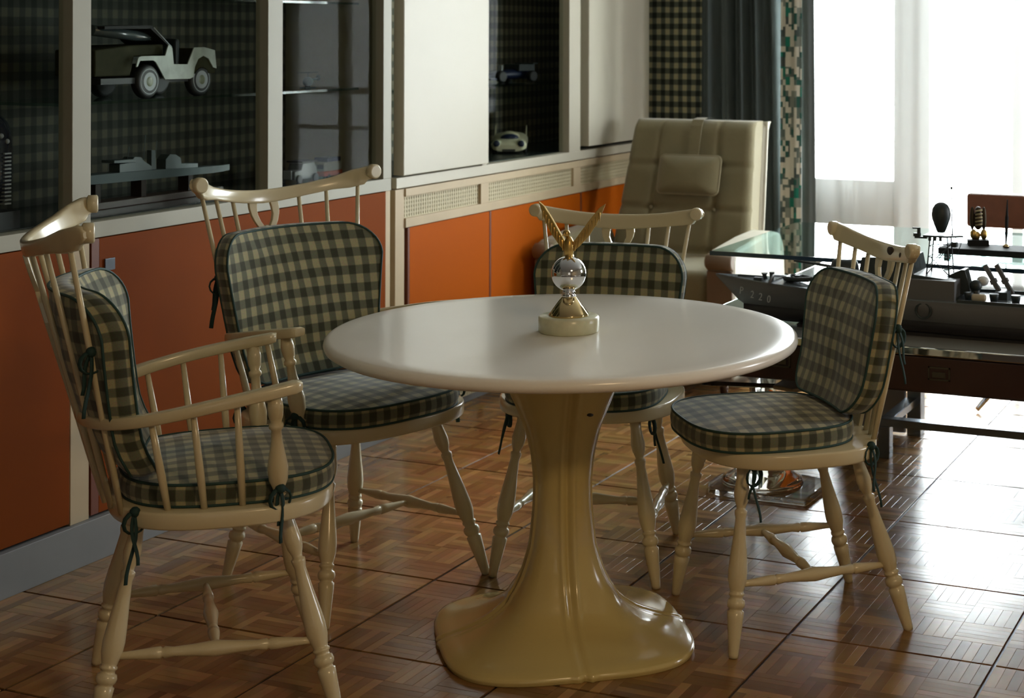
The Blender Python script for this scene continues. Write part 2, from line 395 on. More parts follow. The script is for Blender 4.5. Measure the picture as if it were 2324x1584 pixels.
# ================================================================ DISPLAY CABINET (glazed, orange doors)
UF = -3.151
def bx(p, name, x0, x1, y0, y1, z0, z1, m, bev=.0015): return obj(name, M().box(x0, x1, y0, y1, z0, z1), m, p, bev)
dc = thing('display_cabinet', 'long glazed display cabinet with orange doors below, left side of room', 'cabinet', (0, 0, 0))
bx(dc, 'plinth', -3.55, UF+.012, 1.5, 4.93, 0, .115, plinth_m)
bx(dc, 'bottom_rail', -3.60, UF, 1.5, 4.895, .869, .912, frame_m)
bx(dc, 'carcass', -3.60, UF-.03, 1.5, 4.89, .115, .869, dark_m)
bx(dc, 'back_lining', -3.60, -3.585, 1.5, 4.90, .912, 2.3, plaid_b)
bx(dc, 'display_floor', -3.585, UF-.052, 1.5, 4.845, .8, .916, mat('dark_display_floor', (.012, .014, .017), rough=.15, coat=.5))
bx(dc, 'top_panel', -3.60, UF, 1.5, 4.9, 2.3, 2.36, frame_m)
edge_m = mat('beige_edge', (.25, .22, .15), rough=.6)
for a, b in ((2.46, 2.53), (3.357, 3.426), (4.194, 4.269), (4.845, 4.896)):
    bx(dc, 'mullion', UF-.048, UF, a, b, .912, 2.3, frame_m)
bx(dc, 'side_panel', -3.585, UF-.048, 4.872, 4.896, .869, 2.3, edge_m)
for a, b in ((1.6, 2.46), (2.53, 3.357), (3.426, 4.194), (4.269, 4.845)):
    obj('glass_pane', M().box(UF-.035, UF-.031, a, b, .912, 2.3), show_glass, dc)
for a, b in ((3.43, 4.40), (4.41, 4.87)):
    obj('glass_shelf', M().box(-3.58, -3.27, a, b, 1.222, 1.230), shelf_glass, dc)
    obj('glass_shelf', M().box(-3.58, -3.27, a, b, 1.522, 1.530), shelf_glass, dc)
for a, b in ((3.357, 3.426), (4.866, 4.896), (2.36, 2.43)):
    bx(dc, 'door_post', UF-.03, UF-.004, a, b, .115, .869, beige_m)
for a, b in ((2.43, 3.352), (3.46, 4.864), (1.5, 2.355)):
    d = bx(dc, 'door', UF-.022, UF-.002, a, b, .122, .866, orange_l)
    bx(d, 'door_edge', UF-.022, UF-.0015, a-.030, a, .122, .866, orange_edge)
bx(dc, 'lock_plate', UF-.004, UF+.002, 3.479, 3.518, .775, .808, steel)
# ================================================================ WALL CABINET (white doors, cane grilles)
wc = thing('wall_cabinet', 'white-doored wall cabinet with cane grilles over orange doors', 'cabinet', (0, 0, 0))
bx(wc, 'plinth', -3.55, UF-.03, 4.93, 7.1, 0, .03, plinth_m)
bx(wc, 'carcass', -3.60, UF-.04, 4.905, 7.1, .03, .866, dark_m)
bx(wc, 'lower_frame', UF-.04, UF-.012, 4.935, 7.09, .096, .112, beige_m)
bx(wc, 'side_stile', UF-.05, UF-.002, 4.925, 4.985, .03, .866, beige_m)
bx(wc, 'top_stile', -3.58, UF-.02, 4.902, 4.93, .866, 2.3, edge_m)
bx(wc, 'bottom_rail', -3.60, UF, 4.93, 7.10, .870, .908, white_m)
bx(wc, 'wood_rail', UF-.05, UF+.004, 4.985, 7.09, .838, .866, beige_m)
bx(wc, 'wood_rail', UF-.05, UF+.004, 4.985, 7.09, .727, .760, beige_m)
for a, b in ((5.523, 5.585), (6.327, 6.40), (7.03, 7.09)):
    bx(wc, 'grille_divider', UF-.05, UF+.004, a, b, .76, .838, beige_m)
def grille(a, b, z0, z1, rows, u):
    m = M(); h = (z1-z0)/rows
    for r in range(rows+1): m.box(u-.004, u, a, b, z0+r*h-h*.23, z0+r*h+h*.23)
    n = int((b-a)/.0155); d = (b-a)/n
    for c in range(n+1): m.box(u-.003, u+.001, a+c*d-d*.32, a+c*d+d*.32, z0, z1)
    return m
for a, b in ((4.985, 5.523), (5.585, 6.327), (6.40, 7.03)):
    obj('cane_grille', grille(a, b, .762, .836, 5, UF-.008), cane_m, wc)
    obj('cane_grille', grille(a, b, .034, .094, 4, UF-.016), cane_m, wc)
for a, b in ((5.02, 5.60), (5.615, 6.405), (6.42, 7.08)):
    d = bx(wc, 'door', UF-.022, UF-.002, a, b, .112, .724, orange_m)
    bx(d, 'door_edge', UF-.022, UF-.0015, a-.013, a, .112, .724, orange_edge)
# upper: white door, glazed bay, white door
bx(wc, 'white_door', UF-.03, UF+.014, 4.955, 5.565, .915, 2.28, white_m, .003)
bx(wc, 'white_door', UF-.03, UF+.020, 6.445, 7.10, .925, 2.28, white_m, .003)
bx(wc, 'mullion', UF-.05, UF, 5.54, 5.575, .908, 2.3, white_m)
bx(wc, 'mullion', UF-.05, UF, 6.292, 6.40, .908, 2.3, white_m)
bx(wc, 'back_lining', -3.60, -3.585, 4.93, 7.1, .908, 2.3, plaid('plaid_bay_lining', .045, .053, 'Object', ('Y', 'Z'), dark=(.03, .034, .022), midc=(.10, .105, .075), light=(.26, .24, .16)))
bx(wc, 'display_floor', -3.585, UF-.052, 4.95, 7.08, .895, .9105, mat('display_floor_green_black', (.02, .028, .028), rough=.25))
bx(wc, 'inner_side', -3.585, UF-.05, 7.075, 7.095, .912, 2.3, edge_m)
obj('glass_pane', M().box(UF-.035, UF-.031, 5.575, 6.292, .908, 2.3), show_glass, wc)
obj('glass_shelf', M().box(-3.58, -3.26, 5.0, 7.07, 1.205, 1.213), shelf_glass, wc)
bx(wc, 'top_panel', -3.60, UF, 4.9, 7.1, 2.3, 2.36, white_m)
# ================================================================ CURTAINS
def curtain(name, u0, u1, v, amp, waves, z0, z1, m, label, n=160, flare=0, ph=0, lean=0):
    mm = M(); cols = []
    for i in range(n+1):
        t = i/n; row = []
        for k in range(7):
            zt = k/6; z = z0+(z1-z0)*zt
            sp = 1+flare*(1-zt)
            u = u0+(u1-u0)*t*sp + lean*(1-zt); y = v+amp*(math.sin(t*waves*2*PI+ph)*.7+.3*math.sin(t*waves*4.7*PI+1+ph)+.25*math.sin(t*waves*13+zt*1.2))
            row.append(mm.vert((u, y, z), (t*abs(u1-u0)*1.6, z)))
        cols.append(row)
    for i in range(n):
        for k in range(6): mm.face((cols[i][k], cols[i+1][k], cols[i+1][k+1], cols[i][k+1]), True)
    o = obj(name, mm, m, recalc=False); return tag(o, label, 'curtain')
c1 = curtain('curtain', -2.84, -2.47, 7.02, .034, 5, .02, 2.62, curtain_m, 'heavy slate-green curtain in folds behind the lounge chair', flare=.16, ph=.8)
c1.modifiers.new('s', 'SOLIDIFY').thickness = .004
c2 = curtain('curtain', -2.425, -2.325, 6.97, .006, 1, .02, 2.62, patch_m, 'narrow patchwork-print curtain of green and grey squares', n=30)
c2.modifiers.new('s', 'SOLIDIFY').thickness = .004
c3 = curtain('curtain', -2.350, -2.285, 6.985, .008, 1, .02, 2.62, lining_m, 'grey curtain lining edge between print curtain and sheer', n=20, ph=1.5, lean=.03)
c3.modifiers.new('s', 'SOLIDIFY').thickness = .004
curtain('sheer_curtain', -2.42, -.9, 7.09, .022, 13, .02, 2.62, sheer_m, 'white sheer voile curtain glowing across the window', n=320)

# ================================================================ ROUND TABLE
TC = (-1.743, 3.450)
tb = thing('round_table', 'round white pedestal table in the middle of the room', 'table', (TC[0], TC[1], 0))
m = M(); prof = [(.001, .686), (.13, .686), (.50, .688), (.543, .692), (.553, .698), (.556, .706), (.554, .7145), (.548, .7195), (.540, .7212), (.50, .7212), (.001, .7212)]
m.rings([[(r*math.cos(2*PI*i/144), r*math.sin(2*PI*i/144), z) for i in range(144)] for r, z in prof])
obj('tabletop', m, tabletop_m, tb)
tab = [(0, .300), (.010, .303), (.016, .300), (.022, .285), (.034, .235), (.055, .180), (.085, .140), (.12, .112), (.16, .092), (.22, .074), (.30, .066), (.37, .064), (.43, .070), (.49, .084), (.55, .108), (.60, .132), (.65, .158), (.686, .178)]
m = M(); R = []; NA = 216
# smooth the profile with finer rings
zs = []
for (a, ra), (b, rb) in zip(tab, tab[1:]):
    for k in range(3): zs.append(a+(b-a)*k/3)
zs.append(tab[-1][0])
def smooth_r(z):
    h = .012; return (interp(tab, max(0, z-h))+2*interp(tab, z)+interp(tab, min(.686, z+h)))/4 if z > .03 else interp(tab, z)
for z in zs:
    r0 = smooth_r(z); ring = []; ex = 3.3 if z < .1 else 2.5
    t_sq = max(0, min(1, 1-(z-.02)/.3)); ex = 2.3+1.1*t_sq
    for i in range(NA):
        th = 2*PI*i/NA
        a = th-math.radians(37)          # seams lie on the square's axes
        sc = (abs(math.cos(a))**ex+abs(math.sin(a))**ex)**(-1/ex)
        r = r0*sc*(.97 if z < .1 else 1)
        da = (a+PI/4) % (PI/2)-PI/4
        lat = da*r
        gw = .0055; r -= .007*math.exp(-(lat/gw)**2); r += .005*math.exp(-((abs(lat)-.0145)/.006)**2)
        ring.append((r*math.cos(th), r*math.sin(th), z))
    R.append(ring)
m.rings(R); obj('pedestal', m, pedestal_m, tb)
obj('scuff_mark', M().sphere((.118, -.095, .553), .008, 10, 6, 1, 1, .45), mat('dark_scuff', (.05, .045, .03), rough=.9), tb)

# ================================================================ TROPHY ON TABLE
tr = thing('eagle_trophy', 'chrome ball trophy with gilded eagle on a pale onyx base, on the round table', 'trophy', (-1.727, 3.448, .7212), .1)
def lathe(prof, seg=40):
    return M().rings([[(r*math.cos(2*PI*i/seg), r*math.sin(2*PI*i/seg), z) for i in range(seg)] for r, z in prof])
obj('onyx_base', lathe([(.001, 0), (.069, 0), (.0715, .003), (.072, .034), (.068, .038), (.001, .038)]), marble, tr)
obj('brass_cone', lathe([(.001, .038), (.048, .038), (.0475, .042), (.018, .082), (.001, .082)], 12), gold2, tr)
obj('collar', lathe([(.001, .081), (.016, .081), (.017, .086), (.013, .089), (.016, .093), (.012, .099), (.001, .099)]), chrome, tr)
obj('chrome_ball', M().sphere((0, 0, .137), .0415, 40, 24), chrome, tr)
m = M(); m.sphere((0, 0, .198), .016, 16, 12, .8, .8, 1.7); m.sphere((-.004, -.006, .232), .009, 12, 8); m.tube([(-.006, -.012, .232), (-.008, -.022, .228)], [.004, .001], 6)
m.tube([(.004, 0, .178), (.004, .01, .176)], .006, 6)
obj('eagle_body', m, gold, tr)
def wing(sg):
    m = M(); pts = [(.006*sg, .205), (.030*sg, .238), (.052*sg, .268), (.072*sg, .292), (.087*sg, .302), (.080*sg, .284), (.066*sg, .254), (.048*sg, .226), (.028*sg, .204), (.012*sg, .190), (.002*sg, .186)]
    m.prism(pts, -.003, .003, lambda a, b, h: (a, h, b))
    for k in range(9):
        t = k/9; x0 = (.010+.070*t)*sg; z0 = .200+.085*t
        m.tube([(x0, -.003, z0+.006), (x0-.004*sg+.006*sg*t, -.004, z0-.014-.006*(1-t))], [.0038, .0012], 6)
    return m
wgm = gold
for sg in (-1, 1): o = obj('eagle_wing', wing(sg), wgm, tr, .001); o.rotation_euler[2] = .25*sg

# ================================================================ WINDSOR CHAIRS
LEG = [(0, .0105), (.02, .0118), (.20, .0185), (.235, .0195), (.24, .0155), (.25, .0155), (.257, .0195), (.275, .0215), (.293, .0195), (.298, .0150), (.312, .0145), (.318, .0180), (.328, .0180), (.333, .0150), (.345, .0165), (.39, .0215), (.44, .0225), (.50, .0205), (.62, .0150), (.71, .0118), (.735, .0145), (.75, .0150), (.757, .0105), (.77, .0110), (.80, .0160), (.84, .0185), (.88, .0165), (.93, .0140), (1, .0155)]
STR = [(0, .0065), (.08, .0078), (.20, .0120), (.235, .0125), (.245, .0092), (.255, .0122), (.30, .0098), (.40, .0125), (.50, .0165), (.60, .0125), (.70, .0098), (.745, .0122), (.755, .0092), (.765, .0125), (.80, .0120), (.92, .0078), (1, .0065)]
POST = [(0, .010), (.05, .0115), (.10, .0105), (.12, .0155), (.14, .0105), (.17, .0120), (.25, .0195), (.36, .0215), (.46, .0175), (.60, .0115), (.70, .0105), (.72, .0150), (.75, .0150), (.77, .0110), (.82, .0150), (.90, .0165), (1, .0125)]
def superell(hx, hy, cx, n, e, taper=0):
    P = []
    for i in range(n):
        t = 2*PI*i/n; c, s = math.cos(t), math.sin(t)
        x = hx*math.copysign(abs(c)**(2/e), c); y = hy*math.copysign(abs(s)**(2/e), s)
        y *= 1+taper*x/hx; P.append((cx+x, y))
    return P
def lerp(a, b, t): return tuple(x+(y-x)*t for x, y in zip(a, b))
SEATZ = .457
def back_geo(arm):
    return dict(xe=-.254, sag=.128 if arm else .042, hw=.301 if arm else .253, zc=1.028 if arm else .911, zm=.973 if arm else .882, hh=.0185 if arm else .0215, sw=.205 if arm else .175, xs=-.175 if arm else -.185, ss=.055 if arm else .03)
def crest_pt(g, s):
    z = g['zc']-(g['zc']-g['zm'])*(1-abs(s)**1.7); return Vector((g['xe']-g['sag']*(1-s*s), g['hw']*s, z))
def seat_pt(g, s): return Vector((g['xs']-g['ss']*(1-s*s), g['sw']*s, SEATZ-.015))
def make_chair(label, pose, arm, group, chips=False):
    u, v, th = pose; g = back_geo(arm)
    t = thing('windsor_armchair' if arm else 'windsor_chair', label, 'chair', (u, v, 0), th, group)
    xf, yf, xr, yr = (.238, .263, -.243, .211) if arm else (.184, .22, -.276, .178)
    shx, shy, scx = (.235, .278, .015) if arm else (.222, .243, -.005)
    # seat board
    out = superell(shx, shy, scx, 64, 2.7, .02 if arm else -.02); m = M(); R = []
    for k, z in ((.5, .4205), (.97, .421), (.993, .423), (1, .427), (1, .452), (.994, .4555), (.975, .457), (.5, .453), (.02, .450)):
        R.append([(scx+(x-scx)*k, y*k, z) for x, y in out])
    m.rings(R); obj('seat', m, cream, t)
    tops = {}
    for sx, sy in ((1, 1), (1, -1), (-1, 1), (-1, -1)):
        f = (xf if sx > 0 else xr, sy*(yf if sx > 0 else yr), 0)
        tp = ((.135 if sx > 0 else -.155), sy*(.165 if arm else .150)*(1 if sx > 0 else .88), .425); tops[(sx, sy)] = (f, tp)
        obj('leg', M().turned(f, tp, LEG, 20), cream, t)
    mids = []
    for sy in (1, -1):
        a = lerp(*tops[(1, sy)], .37); b = lerp(*tops[(-1, sy)], .37); obj('side_stretcher', M().turned(a, b, STR, 16), cream, t); mids.append(lerp(a, b, .5))
    obj('cross_stretcher', M().turned(mids[0], mids[1], STR, 16), cream, t)
    # crest rail
    R = []; NS = 80
    for i in range(NS+1):
        s = -1+2*i/NS; c = crest_pt(g, s)
        a = abs(s)
        eb = .0245 if arm else .0215
        top = bot = interp([(0, g['hh']), (.45, g['hh']*.90), (.65, g['hh']*.95), (.80, eb), (1.01, eb)], a)
        if a > .90: bot = eb*.62
        if a > .93: q_ = (a-.93)/.07; top *= math.sqrt(max(.05, 1-q_*q_*.9)); bot *= math.sqrt(max(.05, 1-q_*q_*.9))
        tx = .0095 if a < .85 else .0115
        d = Vector((2*g['sag']*s, g['hw'], 0)).normalized(); nrm = Vector((d.y, -d.x, 0))
        ring = []
        for j in range(16):
            an = 2*PI*j/16; cy = math.cos(an); sz = math.sin(an)
            px_ = math.copysign(abs(cy)**.42, cy)*tx; pz = math.copysign(abs(sz)**.5, sz)*(top if sz > 0 else bot)
            ring.append(c+nrm*(px_-pz*.22)+Vector((0, 0, pz)))
        R.append(ring)
    cr = obj('crest_rail', M().rings(R), cream, t)
    for sy in (1, -1):
        c = crest_pt(g, sy); m = M(); rr = (.0245 if arm else .0215)*.84
        m.turned(c+Vector((-.0122, -sy*.017, .003)), c+Vector((.0122, -sy*.017, .003)), [(0, rr*.8), (.12, rr), (.88, rr), (1, rr*.8)], 20)
        obj('scroll_ear', m, cream, cr)
    if chips:
        dm = mat('bare_wood_chip', (.045, .03, .018), rough=.8)
        for s, dz, w1, h1 in ((.19, .006, .018, .011), (.23, .009, .012, .008), (.50, -.002, .006, .007)):
            c = crest_pt(g, s); obj('paint_chip', M().sphere((c.x+.0095, c.y, c.z+dz), 1, 10, 6, .003, w1, h1), dm, cr)
    # spindles
    for s in (-.85, -.6, -.36, .36, .6, .85):
        p1 = crest_pt(g, s)-Vector((0, 0, g['hh']*.6)); p0 = seat_pt(g, s)
        obj('spindle', M().turned(p0, p1, [(0, .0062), (.3, .0080), (.6, .0066), (1, .0055)], 10), cream, t)
    # pierced splat
    c = crest_pt(g, 0)-Vector((0, 0, g['hh']*.6)); s0 = seat_pt(g, 0); L = (c-s0); m = M()
    def sp(a, h, d): p = s0+L*h; return (p.x+d, a, p.z)
    def bar(pts):
        R = [[sp(a-w_, h, -.005), sp(a+w_, h, -.005), sp(a+w_, h, .005), sp(a-w_, h, .005)] for a, h, w_ in pts]; m.rings(R, sm=False)
    for sy in (1, -1):
        bar([(sy*.034, 1.0, .013), (sy*.036, .965, .012), (sy*.035, .93, .010), (sy*.028, .895, .0095), (sy*.018, .865, .010), (sy*.010, .845, .011)])
    bar([(0, .872, .004), (0, .862, .012), (0, .845, .020), (0, .80, .026), (0, .72, .030), (0, .6, .026), (0, .45, .018), (0, .3, .022), (0, .15, .026), (0, 0, .022)])
    obj('splat', m, cream, t, .0015)
    if arm:
        path = [(.157, .276, .702), (.08, .286, .690), (0, .288, .677), (-.08, .280, .662), (-.15, .258, .648), (-.205, .215, .637), (-.245, .150, .630), (-.264, .075, .627)]
        full = path+[(-.270, 0, .626)]+[(x, -y, z) for x, y, z in reversed(path)]
        # catmull-rom refine
        P = [Vector(p) for p in full]; Q = []
        for i in range(len(P)-1):
            a, b, c2_, d = P[max(i-1, 0)], P[i], P[i+1], P[min(i+2, len(P)-1)]
            for k in range(4):
                s = k/4; Q.append(.5*((2*b)+(c2_-a)*s+(2*a-5*b+4*c2_-d)*s*s+(3*b-a-3*c2_+d)*s**3))
        Q.append(P[-1]); R = []; n = len(Q)
        for i, p in enumerate(Q):
            d = (Q[min(i+1, n-1)]-Q[max(i-1, 0)]); d.z = 0; d.normalize(); nr = Vector((-d.y, d.x, 0))
            e = min(i, n-1-i)/(n/2); wd = .0165 if e > .2 else .0165+.004*(1-e/.2); hh = .0125
            if min(i, n-1-i) == 0: wd *= .8; hh *= .75
            ring = []
            for j in range(16):
                an = 2*PI*j/16; ring.append(p+nr*math.copysign(abs(math.cos(an))**.4, math.cos(an))*wd+Vector((0, 0, math.copysign(abs(math.sin(an))**.4, math.sin(an))*hh)))
            R.append(ring)
        obj('arm_rail', M().rings(R), cream, t)
        for sy in (1, -1):
            obj('arm_post', M().turned((.118, sy*.240, SEATZ-.01), (.105, sy*.279, .684), POST, 18), cream, t)
            for x, x2, y2, z2 in ((.045, .03, .283, .675), (-.03, -.055, .280, .660), (-.10, -.135, .262, .645)):
                obj('arm_spindle', M().turned((x, sy*(.238 if x > -.08 else .225), SEATZ-.01), (x2, sy*y2, z2), [(0, .0065), (.4, .0085), (1, .0062)], 10), cream, t)
    return t
poses = dict(c1=(-2.308, 2.884, .729), c2=(-2.43, 3.582, -.303), c3=(-1.918, 3.971, -1.378), c4=(-1.322, 3.764, -2.439))
make_chair('cream spindle-back armchair at far left, nearest the camera', poses['c1'], True, 'windsor chairs around the round table')
make_chair('cream armchair left of the table with broad crest in front of the glazed cabinet', poses['c2'], True, 'windsor chairs around the round table')
make_chair('armless cream spindle chair behind the round table', poses['c3'], False, 'windsor chairs around the round table')
make_chair('armless cream chair right of the table, crest paint chipped', poses['c4'], False, 'windsor chairs around the round table', True)
# ---- cushions
def ribbon(parent, p, dirs, r=.0055, name='tie'):
    m = M(); p = Vector(p)
    for dx, dy, L, wv in dirs:
        pts = [p+Vector((dx*t+wv*math.sin(t*5), dy*t, -L*t)) for t in [i/8 for i in range(9)]]
        m.tube(pts, r, 6, flat=.4)
    # bow loops
    for sg in (-1, 1):
        pts = [p+Vector((sg*.022*math.sin(a), sg*.012*math.sin(a), -.022*(1-math.cos(a)))) for a in [i*PI/6 for i in range(11)]]
        m.tube(pts, r*.9, 6, flat=.45)
    m.sphere(p, r*2.0, 8, 6)
    return obj(name, m, tie_m, parent)
def cushion(name, label, cat, loc, th, outline, thick, puff, fn, group, bulge=.006, wr=0, seed=0):
    o_t = thing(name, label, cat, loc, th, group)
    m = M(); n = len(outline); cx = sum(p[0] for p in outline)/n; cy = sum(p[1] for p in outline)/n; h = thick/2
    rnd = random.Random(seed); ph = [rnd.uniform(0, 6) for _ in range(6)]
    def zt(k, x, y):
        z = h+puff*(1-k**2.2)
        if wr: z += wr*(math.sin(x*38+ph[0])*math.sin(y*27+ph[1])+.6*math.sin(x*70+y*40+ph[2]))*(1-k**4)
        return z
    ks = [0.02, .15, .3, .45, .6, .72, .82, .9, .96, 1]
    for sg in (1, -1):
        R = []
        for k in ks:
            R.append([m.vert(fn(cx+(x-cx)*k, cy+(y-cy)*k, sg*zt(k, x*k, y*k)), (cx+(x-cx)*k+5, cy+(y-cy)*k+5)) for x, y in outline])
        for i in range(len(ks)-1):
            for j in range(n):
                q = (j+1) % n; m.face((R[i][j], R[i][q], R[i+1][q], R[i+1][j]), True)
        m.face(R[0], True)
    # boxed side band
    L = [0]
    for j in range(n): a, b = outline[j], outline[(j+1) % n]; L.append(L[-1]+math.hypot(a[0]-b[0], a[1]-b[1]))
    rows = []
    for k in range(5):
        zz = h-thick*k/4; bb = bulge*math.sin(PI*k/4); row = []
        for j in range(n+1):
            x, y = outline[j % n]; dx, dy = x-cx, y-cy; dl = math.hypot(dx, dy)
            row.append(m.vert(fn(x+dx/dl*bb, y+dy/dl*bb, zz), (L[j]+5, zz+5.012)))
        rows.append(row)
    for k in range(4):
        for j in range(n): m.face((rows[k][j], rows[k][j+1], rows[k+1][j+1], rows[k+1][j]), True)
    obj('cover', m, plaid_c, o_t)
    for sg in (1, -1):
        obj('piping', M().tube([fn(x, y, sg*h) for x, y in outline], .0032, 8, wrap=True), piping_m, o_t)
    return o_t
def rrect(hw0, hw1, y0, y1, r0, r1, n=10):
    P = []
    for cx_, cy_, r, a0 in ((hw1-r1, y1-r1, r1, 0), (-(hw1-r1), y1-r1, r1, PI/2), (-(hw0-r0), y0+r0, r0, PI), (hw0-r0, y0+r0, r0, 1.5*PI)):
        for i in range(n+1): a = a0+PI/2*i/n; P.append((cx_+r*math.cos(a), cy_+r*math.sin(a)))
    Q = []
    for i in range(len(P)):   # subdivide the long sides
        a, b = P[i], P[(i+1) % len(P)]; Q.append(a); L = math.hypot(a[0]-b[0], a[1]-b[1]); k = int(L/.03)
        for j in range(1, k): Q.append((a[0]+(b[0]-a[0])*j/k, a[1]+(b[1]-a[1])*j/k))
    return Q
def seat_cushion(pose, arm, label, seed):
    out = superell(.222 if arm else .205, .235 if arm else .205, .028 if arm else .035, 90, 2.9, .03)
    t = cushion('seat_cushion', label, 'cushion', (pose[0], pose[1], 0), pose[2], out, .044, .016, lambda x, y, z: (x, y, .457+.024+.022*0+z+.0*x), 'plaid cushions on the chairs', .005, .0012, seed)
    return t
def back_cushion(pose, arm, label, seed):
    g = back_geo(arm); hw0, hw1 = (.215, .252) if arm else (.197, .214); top = .445 if arm else .372
    th = .052
    def fn(a, h, d):
        s = a/g['hw']; hh = h/(g['zm']-SEATZ); lean = (g['xe']-g['sag'])-(g['xs']-g['ss'])
        sg = g['ss']+(g['sag']-g['ss'])*hh
        x0 = g['xs']+(g['xe']-g['xs'])*hh-sg*(1-min(1, abs(s)/.9)**2)
        sl = .25*max(0, 1-h/.10)**2*.12
        return (x0+.005+th/2+d+sl, a, SEATZ+.062+h*.98+d*.10)
    out = rrect(hw0, hw1, 0, top-.062, .075 if not arm else .05, .085, 9)
    return cushion('back_cushion', label, 'cushion', (pose[0], pose[1], 0), pose[2], out, th, .024, fn, 'plaid cushions on the chairs', .006, .0022, seed)
names = {'c1': 'the far-left armchair nearest the camera', 'c2': 'the armchair before the glazed cabinet', 'c3': 'the chair behind the round table', 'c4': 'the chipped chair right of the table'}
for i, k in enumerate(('c1', 'c2', 'c3', 'c4')):
    arm = k in ('c1', 'c2'); p = poses[k]; g = back_geo(arm)
    sc = seat_cushion(p, arm, 'green plaid seat cushion on '+names[k], i)
    bc = back_cushion(p, arm, 'green plaid back cushion tied to '+names[k], i+10)
    for sy in (1, -1):
        q = crest_pt(g, .85*sy)*.55+seat_pt(g, .85*sy)*.45
        hgt = .62 if arm else .60
        ribbon(bc, (q.x-.004, q.y+sy*.012, q.z+.03), [(-.01, sy*.012, .13, .004), (-.02, sy*.004, .085, -.004)])
        ribbon(sc, (-.165, sy*(.215 if arm else .205), .455), [(-.012, sy*.02, .14, .006), (.0, sy*.03, .10, -.006)])
        if arm: ribbon(sc, (.118, sy*.262, .49), [(.004, sy*.008, .11, .004), (-.008, sy*.004, .075, -.004)])
        else: ribbon(sc, (.125, sy*.195, .425), [(.0, sy*.03, .12, .006), (.012, sy*.012, .07, -.006)])

# ================================================================ LOUNGE CHAIR
lc = thing('lounge_chair', 'high-backed olive-beige lounge chair with head pillow in the corner', 'armchair', (-2.68, 6.35, 0))
def panel(w0, w1, h, seams_x, seams_y, T, fnp):
    m = M(); nx, ny = 48, 56; G = []
    for i in range(ny+1):
        t = i/ny; row = []
        for j in range(nx+1):
            s = -1+2*j/nx; hwid = w0+(w1-w0)*t; a = s*hwid; y = t*h
            d = 0
            for sx in seams_x: d -= .014*math.exp(-((a-sx*hwid)/.009)**2)
            for sy in seams_y: d -= .013*math.exp(-((y-sy)/.009)**2)
            for sx in seams_x:
                for sy in seams_y: d -= .014*math.exp(-(((a-sx*hwid)**2+(y-sy)**2)/.022**2))
            e = max(0, abs(s)-.90)/.10; d -= .030*e*e; e = max(0, t-.94)/.06; d -= .03*e*e
            row.append(m.vert(fnp(a, y, T+d)))
        G.append(row)
    B = [[m.vert(fnp((-1+2*j/nx)*(w0+(w1-w0)*i/ny), i/ny*h, 0)) for j in range(nx+1)] for i in range(ny+1)]
    for i in range(ny):
        for j in range(nx):
            m.face((G[i][j], G[i][j+1], G[i+1][j+1], G[i+1][j]), True); m.face((B[i][j], B[i+1][j], B[i+1][j+1], B[i][j+1]), True)
    for i in range(ny): m.face((G[i][0], G[i+1][0], B[i+1][0], B[i][0])); m.face((G[i][nx], B[i][nx], B[i+1][nx], G[i+1][nx]))
    for j in range(nx): m.face((G[0][j], B[0][j], B[0][j+1], G[0][j+1])); m.face((G[ny][j], G[ny][j+1], B[ny][j+1], B[ny][j]))
    return m
def lcf(a, y, d):   # leaning back panel, faces -v
    lean = math.radians(17); yy = .30+y*math.cos(lean)
    return (-.015+a, .13+y*math.sin(lean)-d*math.cos(lean), yy-d*math.sin(lean)*0+d*math.sin(lean)*-.0)
bk = obj('backrest', panel(.330, .282, .775, (-.50, .46), (.20, .385, .575), .13, lcf), suede, lc)
for sx in (-.50, .46):
    for sy in (.20, .385):
        hwid = .330+(.282-.330)*sy/.775; p = lcf(sx*hwid, sy, .118); obj('button', M().sphere(p, .008, 10, 8), suede, bk)
obj('back_shell', panel(.342, .292, .77, (), (), .02, lambda a, y, d: tuple(Vector(lcf(a, y, 0))+Vector((.006, .022-d, 0)))), lit_cream, lc)
# pillow on the backrest, hung by a strap
def pf(a, y, d): p = lcf(a, y, .13+d); return (p[0]+.032, p[1]-.022, p[2])
pl = M(); out = rrect(.142, .142, .455, .625, .022, .022, 6); R = []
n = len(out)
for sgn in (1,):
    for k in (.02, .3, .55, .75, .88, .96, 1): R.append([pf(x*k, .54+(y-.54)*k, .030+.042*(1-k**4)) for x, y in out])
    for k in (1, .9, .5, .02): R.append([pf(x*k, .54+(y-.54)*k, .028-.022*(1-k**2)) for x, y in out])
pl.rings(R); po_ = obj('head_pillow', pl, suede, lc)
obj('piping', M().tube([pf(x, y, .030) for x, y in out], .0035, 6, wrap=True), suede_pipe, po_)
st = M(); R = []
for y, dd in ((.60, .012), (.64, .008), (.70, .006), (.755, .003), (.782, -.012), (.788, -.06), (.785, -.128)):
    R.append([tuple(Vector(pf(a, y, dd+e))) for a, e in ((-.026, 0), (.026, 0), (.026, .004), (-.026, .004))])
st.rings(R, sm=False); obj('pillow_strap', st, suede, po_)
def soft_box(x0, x1, y0, y1, z0, z1, r):
    return M().box(x0, x1, y0, y1, z0, z1), r
m, r = soft_box(-.325, .315, -.415, .12, .30, .485, .04); o = obj('seat_cushion', m, suede, lc, .045)
o.modifiers['bevel'].segments = 5
for p in o.data.polygons: p.use_smooth = True
m, r = soft_box(-.335, .320, -.43, .15, .07, .30, 0); obj('seat_base', m, suede, lc, .02)
